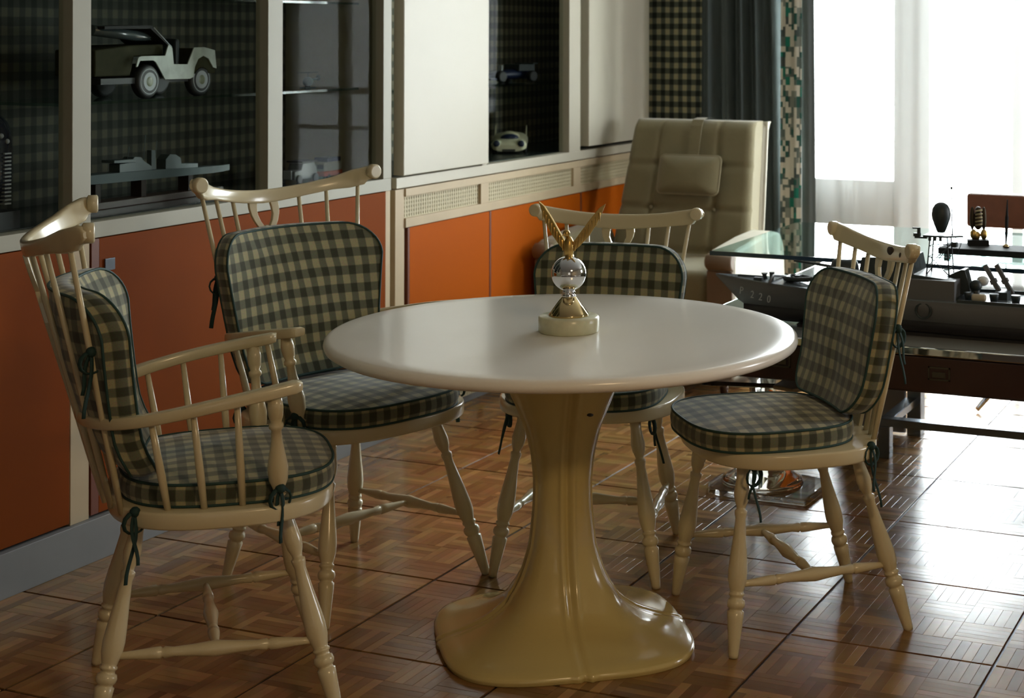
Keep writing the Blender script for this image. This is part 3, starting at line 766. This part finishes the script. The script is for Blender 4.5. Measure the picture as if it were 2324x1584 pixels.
for sg in (1, -1):
    xi, xo = (.325, .440) if sg > 0 else (-.430, -.345)
    xa, xb = min(xi, xo), max(xi, xo)
    # side profile of the arm in (v, z)
    prof = [(-.45, .06), (-.455, .54), (-.44, .565), (-.40, .578), (-.15, .60), (.02, .605), (.10, .59), (.15, .53), (.16, .42), (.13, .06)]
    a = obj('armrest', M().prism(prof, xa, xb, lambda p, q, h: (h, p, q)), lit_cream if sg > 0 else suede, lc, .015)  # window-side arm is paler: the light is put into its colour
    obj('arm_front', M().box(xa+.004, xb-.004, -.462, -.448, .07, .50), mat('shaded_arm_front', (.16, .10, .06), rough=.6), a, .004)  # brown here is painted shade on the front of the arm
    obj('arm_roll', M().turned((xa+.002, -.455, .535), (xb-.002, -.455, .535), [(0, .026), (.06, .032), (.94, .032), (1, .026)], 16), mat('shaded_arm_front2', (.17, .115, .07), rough=.6), a)  # roll takes the same painted shade as the arm front
for x in (-.38, .38):
    for y in (-.40, .08): obj('leg', M().turned((x, y, 0), (x, y, .07), [(0, .014), (1, .02)], 12), wood_dark, lc)

# ================================================================ DESK
DV = 4.30; DZ = .58
dk = thing('desk', 'wide dark walnut desk with metal-edged pale top carrying the large ship', 'desk', (0, 0, 0))
DL, DR, DB = -1.835, 1.2, 5.78
obj('desktop', M().box(DL+.004, DR, DV+.004, DB, DZ-.012, DZ), gloss_top, dk)
bx(dk, 'metal_edge', DL, DR, DV-.002, DV+.006, DZ-.022, DZ+.0005, chrome, .003)
bx(dk, 'metal_edge', DL-.002, DL+.006, DV+.006, DB, DZ-.022, DZ+.0005, chrome, .003)
bx(dk, 'apron', DL+.03, DR, DV+.012, DV+.50, DZ-.124, DZ-.012, wood_dark, .002)
for a, b in ((DL+.035, -1.275), (-1.265, -.70), (-.69, -.12)):
    d = bx(dk, 'drawer', a, b, DV+.002, DV+.014, DZ-.118, DZ-.026, wood_dark, .002)
    c = (a+b)/2 if b > -1 else -1.495
    if b > -.75 and a < -.9: c = -1.044
    z = .513
    h = M(); h.box(c-.030, c+.030, DV-.001, DV+.003, z-.018, z-.014); h.box(c-.030, c+.030, DV-.001, DV+.003, z+.014, z+.018); h.box(c-.030, c-.026, DV-.001, DV+.003, z-.018, z+.018); h.box(c+.026, c+.030, DV-.001, DV+.003, z-.018, z+.018)
    h.box(c-.018, c+.018, DV-.002, DV+.002, z-.010, z+.004)
    obj('recessed_pull', h, mat('aged_brass_pull', (.11, .10, .075), rough=.35, metal=.9), d)
bx(dk, 'under_shelf', DL+.05, DR, DV+.5, DB-.02, DZ-.03, DZ-.013, wood_dark)
# steel trestle base
bx(dk, 'base_leg', -1.495, -1.455, 5.30, 5.345, 0, .108, steel)
bx(dk, 'base_beam', -1.495, DR, 5.30, 5.345, .108, .134, steel)
bx(dk, 'base_post', -1.485, -1.435, 5.64, 5.70, 0, DZ-.03, steel)
bx(dk, 'base_panel', -1.75, -1.49, 5.63, 5.65, .01, DZ-.03, mat('grey_panel', (.22, .22, .22), rough=.6))
bx(dk, 'base_post', -1.49, -1.45, 5.345, 5.64, .108, .134, steel)
bx(dk, 'base_post', .7, .76, 5.30, 5.36, 0, DZ-.03, steel)
# chrome rail under the left end
# glass plate raised above the desk
gp = thing('glass_plate', 'thick clear glass plate raised over the back of the desk', 'glass top', (0, 0, 0))
gb = M().box(-1.888, 1.15, 4.765, 5.62, .728, .740)
obj('glass_sheet', gb, top_glass, gp)
obj('glass_edge', M().box(-1.890, 1.15, 4.760, 4.766, .7275, .7405), glass_edge, gp)
for x, y in ((-1.26, 5.3), (-.6, 4.95), (.6, 5.3), (.6, 4.95)):
    obj('standoff', M().turned((x, y, DZ), (x, y, .728), [(0, .012), (1, .012)], 14), chrome, gp)

# ================================================================ WARSHIP MODEL P 220 (bow to the left)
SH = thing('warship_model', 'large grey patrol ship model marked P 220 on the desk', 'model ship', (0, 4.51, 0))
def ship_sec(u):   # returns deck half beam, deck z, waterline half beam, keel half
    t = min(1, max(0, (u+1.772)/.62))
    return .112*(1-(1-t)**2.2), .709-.021*min(1, t*1.3), .100*max(0, min(1, (u+1.70)/.6))**.8
us = [-1.771, -1.765, -1.755, -1.74, -1.72, -1.70, -1.68, -1.65, -1.6, -1.5, -1.4, -1.3, -1.2, -1.0, -.6, -.2, .1]
def hullm(z_lo, z_hi_deck, lo):
    m = M(); R = []
    for u in us:
        b, dz, wl = ship_sec(u)
        if not lo:
            zb = .63; sh = max(0, (-1.69-u))      # raked stem
            zb2 = zb + sh*.95
            R.append([(u, -b, dz), (u, -(wl+(b-wl)*.35), (dz+zb2)/2), (u, -wl, zb2), (u, wl, zb2), (u, wl+(b-wl)*.35, (dz+zb2)/2), (u, b, dz)])
        else:
            if u < -1.69: continue
            R.append([(u, -wl, .63), (u, -wl*.8, .602), (u, -wl*.5, .588), (u, wl*.5, .588), (u, wl*.8, .602), (u, wl, .63)])
    return m.rings(R)
obj('upper_hull', hullm(0, 0, False), hull_m, SH)
obj('lower_hull', hullm(0, 0, True), hull_black, SH)
m = M(); R = []
for u in us: b, dz, wl = ship_sec(u); R.append([(u, -b*.98, dz), (u, -b*.98, dz+.003), (u, b*.98, dz+.003), (u, b*.98, dz)])
obj('deck', m.rings(R, sm=False), navy_m, SH)
obj('display_stand', M().box(-1.5, .0, -.05, .05, DZ, .590), hull_black, SH)
# hull number
def text(parent, body, size, loc, rx, rz, m, ext=.0006):
    cu = bpy.data.curves.new('lettering', 'FONT'); cu.body = body; cu.size = size; cu.extrude = ext; cu.space_character = 1.25
    tmp = bpy.data.objects.new('tmp', cu); C.collection.objects.link(tmp)
    bpy.context.view_layer.update()
    me = bpy.data.meshes.new_from_object(tmp.evaluated_get(bpy.context.evaluated_depsgraph_get())); bpy.data.objects.remove(tmp)
    me.materials.clear(); me.materials.append(m); o = bpy.data.objects.new('hull_number', me); link(o, parent); o.location = loc; o.rotation_euler = (rx, 0, rz); return o
for ch, uu, zz in (('P', -1.688, .668), ('2', -1.650, .660), ('2', -1.622, .656), ('0', -1.594, .652)):
    b, dz, wl = ship_sec(uu); vv = -(wl+(b-wl)*.45)
    o = text(SH, ch, .030, (uu, vv-.006, zz-.008), PI/2-.15, -.42, letter_m)
# foredeck fittings
m = M(); m.turned((-1.617, 0, .705), (-1.617, 0, .722), [(0, .009), (.6, .006), (1, .010)], 12); m.turned((-1.598, .012, .705), (-1.598, .012, .724), [(0, .006), (1, .008)], 12); m.box(-1.70, -1.62, -.003, .003, .708, .713); m.box(-1.635, -1.61, -.045, -.03, .70, .714)
m.box(-1.56, -1.53, .01, .04, .70, .714); m.turned((-1.54, -.01, .70), (-1.54, -.01, .716), [(0, .008), (1, .006)], 10)
obj('deck_fittings', m, gun_m, SH)
m = M(); m.tube([(-1.575, -.075, .704), (-1.59, 0, .716), (-1.575, .075, .704)], .004, 6); obj('breakwater', m, hull_m, SH)
m = M(); pts = [(-1.545+.075*(i/12), (-.032)*math.sin(PI*min(1, .25+i/12*.75)), .713) for i in range(13)]
ring = [(x, y, z) for x, y, z in pts]+[(x, -y, z) for x, y, z in reversed(pts)]
m.tube(ring, .007, 8, wrap=True); m.box(-1.535, -1.475, -.02, .02, .706, .711); m.box(-1.52, -1.505, -.012, .012, .711, .722)
obj('inflatable_dinghy', m, gun_m, SH)
# forward gun
gt = obj('gun_turret', M().turned((-1.372, 0, .690), (-1.372, 0, .778), [(0, .046), (.15, .046), (.75, .041), (.92, .036), (1, .026)], 24), gun_m, SH)
obj('gun_barrel', M().tube([(-1.526, 0, .763), (-1.46, 0, .757), (-1.455, 0, .757), (-1.39, 0, .750)], [.003, .0032, .0045, .005], 8), gun_m, gt)
# superstructure
m = M(); m.prism([(-1.32, .69), (-1.300, .795), (-1.16, .80), (-1.15, .755), (-1.04, .745), (-1.028, .688)], -.075, .075, lambda a, b, h: (a, h, b)); obj('bridge', m, gun_m, SH, .002)
obj('deckhouse', M().box(-1.17, -1.03, -.092, .092, .688, .745), hull_m, SH, .002)
obj('funnel_shield', M().prism([(-1.075, .745), (-1.028, .768), (-1.018, .768), (-1.000, .70), (-1.03, .70)], -.02, .03, lambda a, b, h: (a, h, b)), gun_m, SH, .001)
# lattice mast
m = M()
for dx, dy in ((-.035, -.03), (-.035, .03), (.03, -.03), (.03, .03)):
    m.tube([(-1.09+dx, dy, .745), (-1.09+dx*.75, dy*.7, .855)], .0022, 6)
for zz in (.77, .80, .83):
    k = 1-.25*(zz-.745)/.11
    q = [(-1.09-.035*k, -.03*k, zz), (-1.09+.03*k, -.03*k, zz), (-1.09+.03*k, .03*k, zz), (-1.09-.035*k, .03*k, zz)]
    m.tube(q+[q[0]], .0014, 4)
m.tube([(-1.125, -.03, .77), (-1.066, -.024, .83)], .0014, 4); m.tube([(-1.06, -.028, .75), (-1.115, -.022, .80)], .0014, 4); m.tube([(-1.125, -.03, .75), (-1.04, -.03, .86)], .0014, 4)
m.prism([(-1.135, -.03), (-1.07, -.035), (-1.027, 0), (-1.07, .035), (-1.135, .03)], .856, .861)
for x in (-1.115, -1.10, -1.085): m.box(x-.004, x+.004, -.032, -.028, .846, .856)
m.box(-1.165, -1.13, -.006, .006, .848, .853); m.box(-1.168, -1.150, -.008, .008, .853, .862); m.box(-1.158, -1.150, -.004, .004, .862, .874); m.box(-1.172, -1.150, -.003, .003, .874, .878)
m.tube([(-1.027, 0, .860), (-1.045, 0, .80)], .0012, 4); m.box(-1.060, -1.045, -.01, .01, .828, .842)
ms = obj('lattice_mast', m, gun_m, SH)
ball = [(.001, 0), (.010, .001), (.013, .006), (.019, .022), (.0255, .042), (.027, .056), (.0245, .072), (.018, .084), (.009, .090), (.001, .091)]
mm = M().rings([[(-1.090+r*math.cos(2*PI*i/24), r*math.sin(2*PI*i/24), .866+z*.95) for i in range(24)] for r, z in ball]); obj('radar_dome', mm, gun_m, ms)
m = M(); m.tube([(-1.058, 0, .858), (-1.061, 0, 1.002)], [.0022, .0012], 6); m.box(-1.061, -1.048, -.001, .001, .962, .965); m.box(-1.064, -1.058, -.002, .002, .990, .996); obj('antenna', m, gun_m, ms)
# after deck
for x in (-1.0, -.93, -.87, -.80, -.72):
    m = M(); m.turned((x, -.05, .69), (x, -.05, .712), [(0, .010), (.7, .013), (1, .013)], 14); obj('deck_bollard', m, gun_m, SH)
m = M(); m.turned((-.985, -.03, .69), (-.985, -.03, .722), [(0, .010), (1, .012)], 14); m.sphere((-.985, -.03, .728), .017, 16, 10); obj('director', m, gun_m, SH)
obj('radar_dome', M().sphere((-.972, .0, .738), .018, 16, 10, 1, 1, .8), mat('white_dome', (.6, .62, .62), rough=.4), SH)
for k, x in enumerate((-.985, -.957)):
    m = M(); m.box(-.006, .006, -.007, .007, 0, .092); m.box(-.009, .009, -.010, .010, .035, .048); o = obj('launcher_rail', m, hull_m, SH); o.location = (x+.06, .02+.02*k, .70); o.rotation_euler = (0, -.52, 0)
obj('gun_mount', M().box(-.935, -.90, -.02, .05, .69, .712), gun_m, SH)
m = M(); m.turned((-.983, -.085, .704), (-.945, -.085, .704), [(0, .008), (.1, .0105), (.9, .0105), (1, .008)], 16); obj('life_raft_canister', m, mat('canister_cream', (.42, .37, .27), rough=.5), SH)
m = M(); m.box(-1.02, .05, -.110, -.106, .690, .6985); m.box(-1.02, .05, .106, .110, .69, .6985); obj('gunwale_rail', m, gun_m, SH)
m = M(); m.tube([(-1.113+.021*math.cos(a), -.107, .662+.021*math.sin(a)) for a in [2*PI*i/24 for i in range(24)]], .0035, 6, wrap=True); obj('hull_ring', m, gun_m, SH)
# ================================================================ ITEMS ON THE GLASS
tray = thing('desk_tray', 'long black desk base carrying a small eagle and pen, behind the ship', 'tray', (0, 0, .7405))
obj('slab', M().box(-1.215, -.70, 4.985, 5.13, 0, .020), black_m, tray, .002)
eg = thing('eagle_statuette', 'small dark and gold eagle figurine on black block near the window', 'figurine', (-1.112, 5.09, .7605), .3)
obj('plinth', M().box(-.033, .033, -.02, .02, 0, .018), black_m, eg, .001)
m = M()
for sx in (-.014, .018): m.sphere((sx, 0, .034), .014, 12, 8, .8, .8, 1.2)
m.sphere((-.004, 0, .03), .013, 12, 8, .9, .8, 1.1); obj('gilt_claws', m, gold, eg)
m = M(); m.sphere((0, 0, .078), .016, 16, 10, 1, .8, 1.9); m.sphere((0, -.004, .112), .010, 12, 8)
for sx in (-1, 1): m.sphere((sx*.018, .002, .084), .012, 12, 8, .7, .7, 3.1)
obj('eagle_body', m, mat('dark_bronze', (.05, .035, .02), rough=.4, metal=.7), eg)
m = M()
for k in range(5): m.tube([(-.010, -.014, .108-.011*k), (.012, -.014, .112-.011*k)], .0028, 6)
obj('breast_feathers', m, mat('pale_gilt', (.45, .38, .22), rough=.5, metal=.5), eg)
pn = thing('desk_pen', 'slim black pen standing upright in its holder on the black desk base', 'pen', (-1.020, 5.07, .7605))
obj('holder', M().turned((0, 0, 0), (0, 0, .012), [(0, .010), (.5, .010), (1, .004)], 14), gold2, pn)
obj('barrel', M().turned((0, 0, .010), (.004, 0, .150), [(0, .0025), (.25, .005), (.6, .0055), (.65, .004), (1, .0015)], 12), black_m, pn)
# ================================================================ OFFICE CHAIR behind the desk
oc = thing('office_chair', 'brown leather office chair behind the desk on chrome legs', 'office chair', (-1.12, 6.2, 0))
obj('backrest', M().box(-.27, .30, -.05, .01, .688, .818), brown_leather, oc, .012)
obj('seat', M().box(-.25, .27, .0, .42, .42, .50), brown_leather, oc, .02)
obj('back_support', M().box(-.02, .04, -.015, .0, .40, .70), chrome, oc, .003)
obj('column', M().turned((.01, .2, .12), (.01, .2, .42), [(0, .03), (1, .025)], 16), chrome, oc)
for k in range(4):
    a = math.radians(232+90*k) if k else math.radians(232)
    L = .36; e = (.01+L*math.cos(a), .2+L*math.sin(a)*1.1, .012)
    obj('leg', M().tube([(.01, .2, .13), (.01+L*.75*math.cos(a), .2+L*.75*math.sin(a), .085), e], [.018, .014, .010], 8), chrome, oc)
# ================================================================ ACRYLIC STOOL
ac = thing('acrylic_stool', 'clear acrylic stool on a slab base between the right chair and the desk', 'stool', (-1.70, 4.72, 0))
o = obj('base_slab', M().prism([(-.185, .10), (-.185, .02), (-.165, -.03), (-.12, -.05), (.16, -.05), (.165, .19), (-.10, .25), (-.16, .22)], 0, .022), acrylic, ac, .004)
m = M(); m.rings([[(-.03+r*math.cos(2*PI*i/32), .09+r*math.sin(2*PI*i/32), z) for i in range(32)] for r, z in ((.13, .0225), (.125, .035), (.09, .055), (.05, .085), (.035, .14), (.032, .25), (.045, .33), (.09, .385), (.14, .409))])
obj('stem', m, acrylic, ac)
obj('seat_slab', M().prism([(-.05, -.37), (.16, -.32), (.20, -.05), (.18, .22), (-.17, .22), (-.18, -.1)], .410, .424), acrylic, ac, .003)
obj('seat_pad', M().prism([(.155, -.34), (.19, -.35), (.225, -.37), (.245, -.33), (.23, -.02), (.16, .0)], .412, .424), mat('tan_pad', (.30, .22, .12), rough=.5), ac, .004)

# ================================================================ MODELS IN THE CABINETS
def wheel(parent, c, r, w_, ax='u', big=True):
    m = M(); cx, cy, cz = c; prof = [(0, r*.80), (.06, r*.92), (.25, r), (.75, r), (.94, r*.92), (1, r*.80)]
    p0, p1 = ((cx-w_/2, cy, cz), (cx+w_/2, cy, cz)) if ax == 'u' else ((cx, cy-w_/2, cz), (cx, cy+w_/2, cz))
    m.turned(p0, p1, prof, 24); t = obj('wheel', m, rubber, parent)
    if big:
        q0 = (cx+w_/2-.002, cy, cz); 
        for a, b, mt in ((.80, .74, decal), (.735, .70, rubber), (.58, .52, decal), (.50, .1, mat('wheel_hub_olive', (.16, .18, .11), rough=.35))):
            obj('hub' if b < .3 else 'tyre_wall', M().turned(q0, (q0[0]+.003+.0012*(.8-a)*5, cy, cz), [(0, r*a), (.8, r*a*.96), (1, r*b)], 24), mt, t)
    return t
jp = thing('toy_jeep', 'camouflaged open jeep model carrying a dark missile on the glass shelf', 'model car', (-3.28, 3.9, 1.230))
J = lambda pts: [(a-3.9, b-1.232) for a, b in pts]
side = J([(3.748, 1.325), (3.757, 1.353), (3.772, 1.357), (3.872, 1.357), (3.887, 1.391), (3.904, 1.38), (3.911, 1.331), (3.972, 1.33), (4.002, 1.38), (4.05, 1.381), (4.100, 1.371), (4.108, 1.314), (4.091, 1.318), (4.07, 1.345), (4.045, 1.354), (4.022, 1.345), (4.007, 1.322), (4.0, 1.29), (3.983, 1.285), (3.872, 1.286), (3.832, 1.337), (3.822, 1.343), (3.765, 1.343), (3.755, 1.326)])
obj('side_panel', M().prism(side, -.004, 0, lambda a, b, h: (h, a, b)), jeep_w, jp, .001)
obj('side_panel', M().prism(side, -.184, -.18, lambda a, b, h: (h, a, b)), jeep_o, jp, .001)
obj('hood', M().prism(J([(3.600, 1.30), (3.60, 1.375), (3.744, 1.388), (3.886, 1.391), (3.884, 1.36), (3.76, 1.355), (3.744, 1.30)]), -.165, -.018, lambda a, b, h: (h, a, b)), jeep_o, jp, .004)
obj('chassis', M().box(-.165, -.015, -.28, .18, .045, .062), rubber, jp)
obj('rear_tub', M().prism(J([(4.0, 1.30), (4.006, 1.378), (4.10, 1.372), (4.105, 1.30)]), -.18, -.004, lambda a, b, h: (h, a, b)), jeep_o, jp)
obj('seat_back', M().box(-.15, -.03, .055, .075, .06, .175), gun_m, jp, .008)
obj('windscreen_frame', M().tube([(-.01, .011, .150), (-.01, -.066, .207), (-.17, -.066, .207), (-.17, .011, .150)], .0022, 6), decal, jp)
obj('canopy', M().prism(J([(3.63, 1.443), (3.824, 1.447), (3.836, 1.440), (3.90, 1.392), (3.895, 1.388), (3.82, 1.437), (3.63, 1.435)]), -.17, -.01, lambda a, b, h: (h, a, b)), black_m, jp)
obj('missile', M().tube([(-.05, -.28, .200), (-.05, -.1, .184), (-.05, -.06, .181), (-.05, .0, .175)], [.016, .016, .013, .004], 14), mat('missile_grey', (.06, .08, .085), rough=.2, coat=.5), jp)
for u_ in (-.012, -.172):
    for v_ in (-.091, .142): wheel(jp, (u_-.008, v_, .0495), .050, .03, big=(u_ > -.1))
# second warship on stand
w2 = thing('warship_model', 'long pale grey destroyer model on a brown stand at cabinet bottom', 'model ship', (-3.36, 3.9, .916))
K = lambda pts: [(a-3.9, b-.916) for a, b in pts]
m = M(); R = []
for a, hb, z0, z1 in ((-.30, .026, .074, .100), (-.20, .030, .072, .100), (0, .032, .069, .096), (.2, .026, .066, .088), (.27, .018, .064, .086), (.33, .008, .064, .084), (.372, .001, .066, .084)):
    R.append([(-hb, a, z1), (-hb*.8, a, z0), (hb*.8, a, z0), (hb, a, z1)])
obj('hull', m.rings(R, sm=False), model_grey, w2)
for pts, w_ in (([(3.748, 1.008), (3.748, 1.039), (3.791, 1.041), (3.811, 1.056), (3.839, 1.054), (3.852, 1.041), (3.884, 1.024), (3.884, 1.008)], .02), ([(3.949, 1.005), (3.949, 1.039), (3.968, 1.053), (3.994, 1.051), (4.017, 1.039), (4.021, 1.021), (4.097, 1.017), (4.097, 1.0)], .018), ([(3.896, 1.01), (3.896, 1.07), (3.913, 1.069), (3.918, 1.01)], .009), ([(3.721, 1.044), (3.721, 1.052), (3.811, 1.050), (3.811, 1.04)], .024)):
    obj('superstructure', M().prism(K(pts), -w_, w_, lambda a, b, h: (h, a, b)), model_grey, w2, .001)
m = M()
for a, b in ((-.10, .17), (-.03, .20), (.02, .18)): m.tube([(0, a, .12), (0, a+.01, b)], .0012, 5)
obj('masts', m, model_grey, w2)
obj('stand', M().box(-.035, .035, -.30, .30, 0, .020), mat('brown_stand', (.035, .014, .008), rough=.4), w2, .002)
for a in (-.24, -.05, .16): obj('cradle', M().box(-.02, .02, a-.01, a+.01, .02, .072), dark_m, w2)
# big dark locomotive / car at far left
lo = thing('locomotive_model', 'large black model locomotive front at the left edge of the cabinet', 'model train', (-3.22, 3.055, .916))
m = M(); R = []
for y, k in ((-.35, 1), (.10, 1), (.16, .97), (.19, .86), (.205, .62)):
    R.append([(-.10+.085*k*math.copysign(abs(math.cos(a))**.6, math.cos(a)), y, .175+.135*k*math.copysign(abs(math.sin(a))**.6, math.sin(a))) for a in [2*PI*i/28 for i in range(28)]])
obj('body', m.rings(R), mat('loco_black', (.010, .013, .022), rough=.2, coat=.6), lo)
m = M()
for k in range(14): m.box(-.032, -.012, .150, .172, .062+.010*k, .066+.010*k)
obj('grille_fins', m, decal, lo)
m = M()
for y, z in ((.10, .27), (.145, .24), (.165, .225)): m.sphere((-.02, y, z), .007, 10, 6)
obj('lamps', m, decal, lo)
obj('base', M().box(-.17, .0, -.35, .19, 0, .045), rubber, lo)
# helicopter
he = thing('toy_helicopter', 'tiny grey helicopter model standing on the middle glass shelf', 'model aircraft', (-3.40, 4.75, 1.230))
m = M(); m.sphere((0, 0, .022), .017, 14, 10, 1, 1.3, 1); m.tube([(0, .012, .026), (0, .06, .032)], [.006, .003], 8); obj('fuselage', m, model_grey, he)
m = M(); m.box(-.002, .002, -.06, .06, .053, .055); m.tube([(0, 0, .036), (0, 0, .055)], .0015, 5); obj('rotor', m, model_grey, he)
obj('tail_rotor', M().turned((-.003, .062, .034), (.003, .062, .034), [(0, .010), (1, .010)], 14), model_grey, he)
m = M(); m.box(-.012, -.009, -.03, .03, 0, .003); m.box(.009, .012, -.03, .03, 0, .003); m.box(-.011, .011, -.002, .002, .003, .010); obj('skids', m, model_grey, he)
# vintage car
vc = thing('vintage_car_model', 'small grey vintage car model at bottom of the cabinet', 'model car', (-3.325, 4.60, .916))
obj('body', M().prism([(-.065, .012), (-.065, .040), (-.03, .044), (-.02, .066), (.045, .068), (.06, .045), (.065, .012)], -.028, .028, lambda a, b, h: (h, a, b)), vint_grey, vc, .003)
obj('radiator', M().box(-.016, .016, -.070, -.064, .014, .044), decal, vc, .001)
obj('roof', M().box(-.033, .033, -.03, .06, .068, .073), rubber, vc, .001)
for u_ in (-.033, .033):
    for v_ in (-.048, .045): wheel(vc, (u_, v_, .0145), .0145, .009, big=False)
# bus
bs = thing('toy_bus', 'small orange and white toy bus at bottom of the cabinet', 'model bus', (-3.345, 4.865, .916))
bs.location = (-3.345, 4.80, .916)
obj('lower_body', M().box(-.032, .032, -.075, .035, .008, .026), bus_red, bs, .003)
obj('upper_body', M().box(-.031, .031, -.073, .033, .026, .056), bus_white, bs, .004)
for x in (-.028, .002): obj('windscreen', M().box(x, x+.026, -.0755, -.073, .034, .050), rubber, bs, .001)
obj('roof', M().box(-.029, .029, -.05, .03, .056, .072), car_blue, bs, .003)
for u_ in (-.028, .028):
    for v_ in (-.045, .015): wheel(bs, (u_, v_, .009), .009, .008, big=False)
# white race car with blue screen (front faces camera)
rc = thing('race_car_model', 'cream sports racing car model with blue windscreen, low in glass bay', 'model car', (-3.375, 6.17, .9105), .46)
rc.scale = (.86, .86, .86)
m = M(); R = []
for y, hw2, zt_, e in ((-.125, .060, .030, 3), (-.118, .078, .040, 3), (-.09, .086, .050, 3), (-.04, .086, .058, 2.6), (.0, .080, .066, 2.4), (.05, .085, .082, 2.4), (.10, .088, .085, 2.6), (.16, .086, .075, 3), (.18, .080, .060, 3)):
    R.append([(hw2*math.copysign(abs(math.cos(a))**(2/e), math.cos(a)), y, .012+zt_/2+zt_/2*math.copysign(abs(math.sin(a))**(2/e), math.sin(a))) for a in [2*PI*i/28 for i in range(28)]])
obj('body', m.rings(R), car_cream, rc)
for sx in (-1, 1):
    m = M(); m.sphere((sx*.058, -.085, .042), .030, 16, 10, 1, 1.5, .85); obj('fender', m, car_cream, rc)
    obj('headlamp', M().sphere((sx*.060, -.122, .050), .017, 14, 8, 1, .62, 1), car_blue, rc)
    obj('tail_fin', M().prism([(.08, .07), (.17, .07), (.18, .125), (.15, .115)], -.0025, .0025, lambda a, b, h: (sx*.078+h, a, b)), car_cream, rc)
m = M(); m.sphere((0, .020, .076), .048, 20, 10, 1.05, .9, .60); obj('canopy', m, car_cream, rc)
m = M(); m.sphere((0, -.018, .074), .046, 20, 10, 1.0, .62, .42); obj('windscreen', m, car_blue, rc)
obj('nose_intake', M().box(-.032, .032, -.128, -.118, .012, .024), vint_grey, rc, .002)
for u_ in (-.078, .078):
    for v_ in (-.07, .12): wheel(rc, (u_, v_, .019), .019, .016, big=False)
# dark blue racing car
rb = thing('race_car_model', 'dark blue racing car model with white decals on the upper shelf', 'model car', (-3.41, 6.17, 1.213), -.35)
m = M(); R = []
for y, hw2, zt_ in ((-.13, .018, .020), (-.09, .028, .028), (-.02, .034, .040), (.04, .045, .045), (.12, .04, .05), (.15, .03, .04)):
    R.append([(hw2*math.cos(a), y, .010+zt_/2+zt_/2*math.sin(a)) for a in [2*PI*i/20 for i in range(20)]])
obj('body', m.rings(R), car_blue, rb)
obj('front_wing', M().box(-.085, .085, -.14, -.105, .010, .018), car_blue, rb, .001)
for x in (-.055, .045): obj('decal', M().box(x-.02, x+.02, -.141, -.14, .011, .0175), decal, rb)
obj('windshield', M().box(-.015, .015, -.02, -.012, .045, .070), decal, rb, .002)
m = M(); m.box(-.05, .05, .05, .14, .045, .075); m.box(-.06, .06, .12, .15, .075, .08); obj('engine', m, gun_m, rb, .002)
for u_ in (-.075, .075):
    for v_ in (-.075, .10): wheel(rb, (u_, v_, .024), .024, .03, big=False)
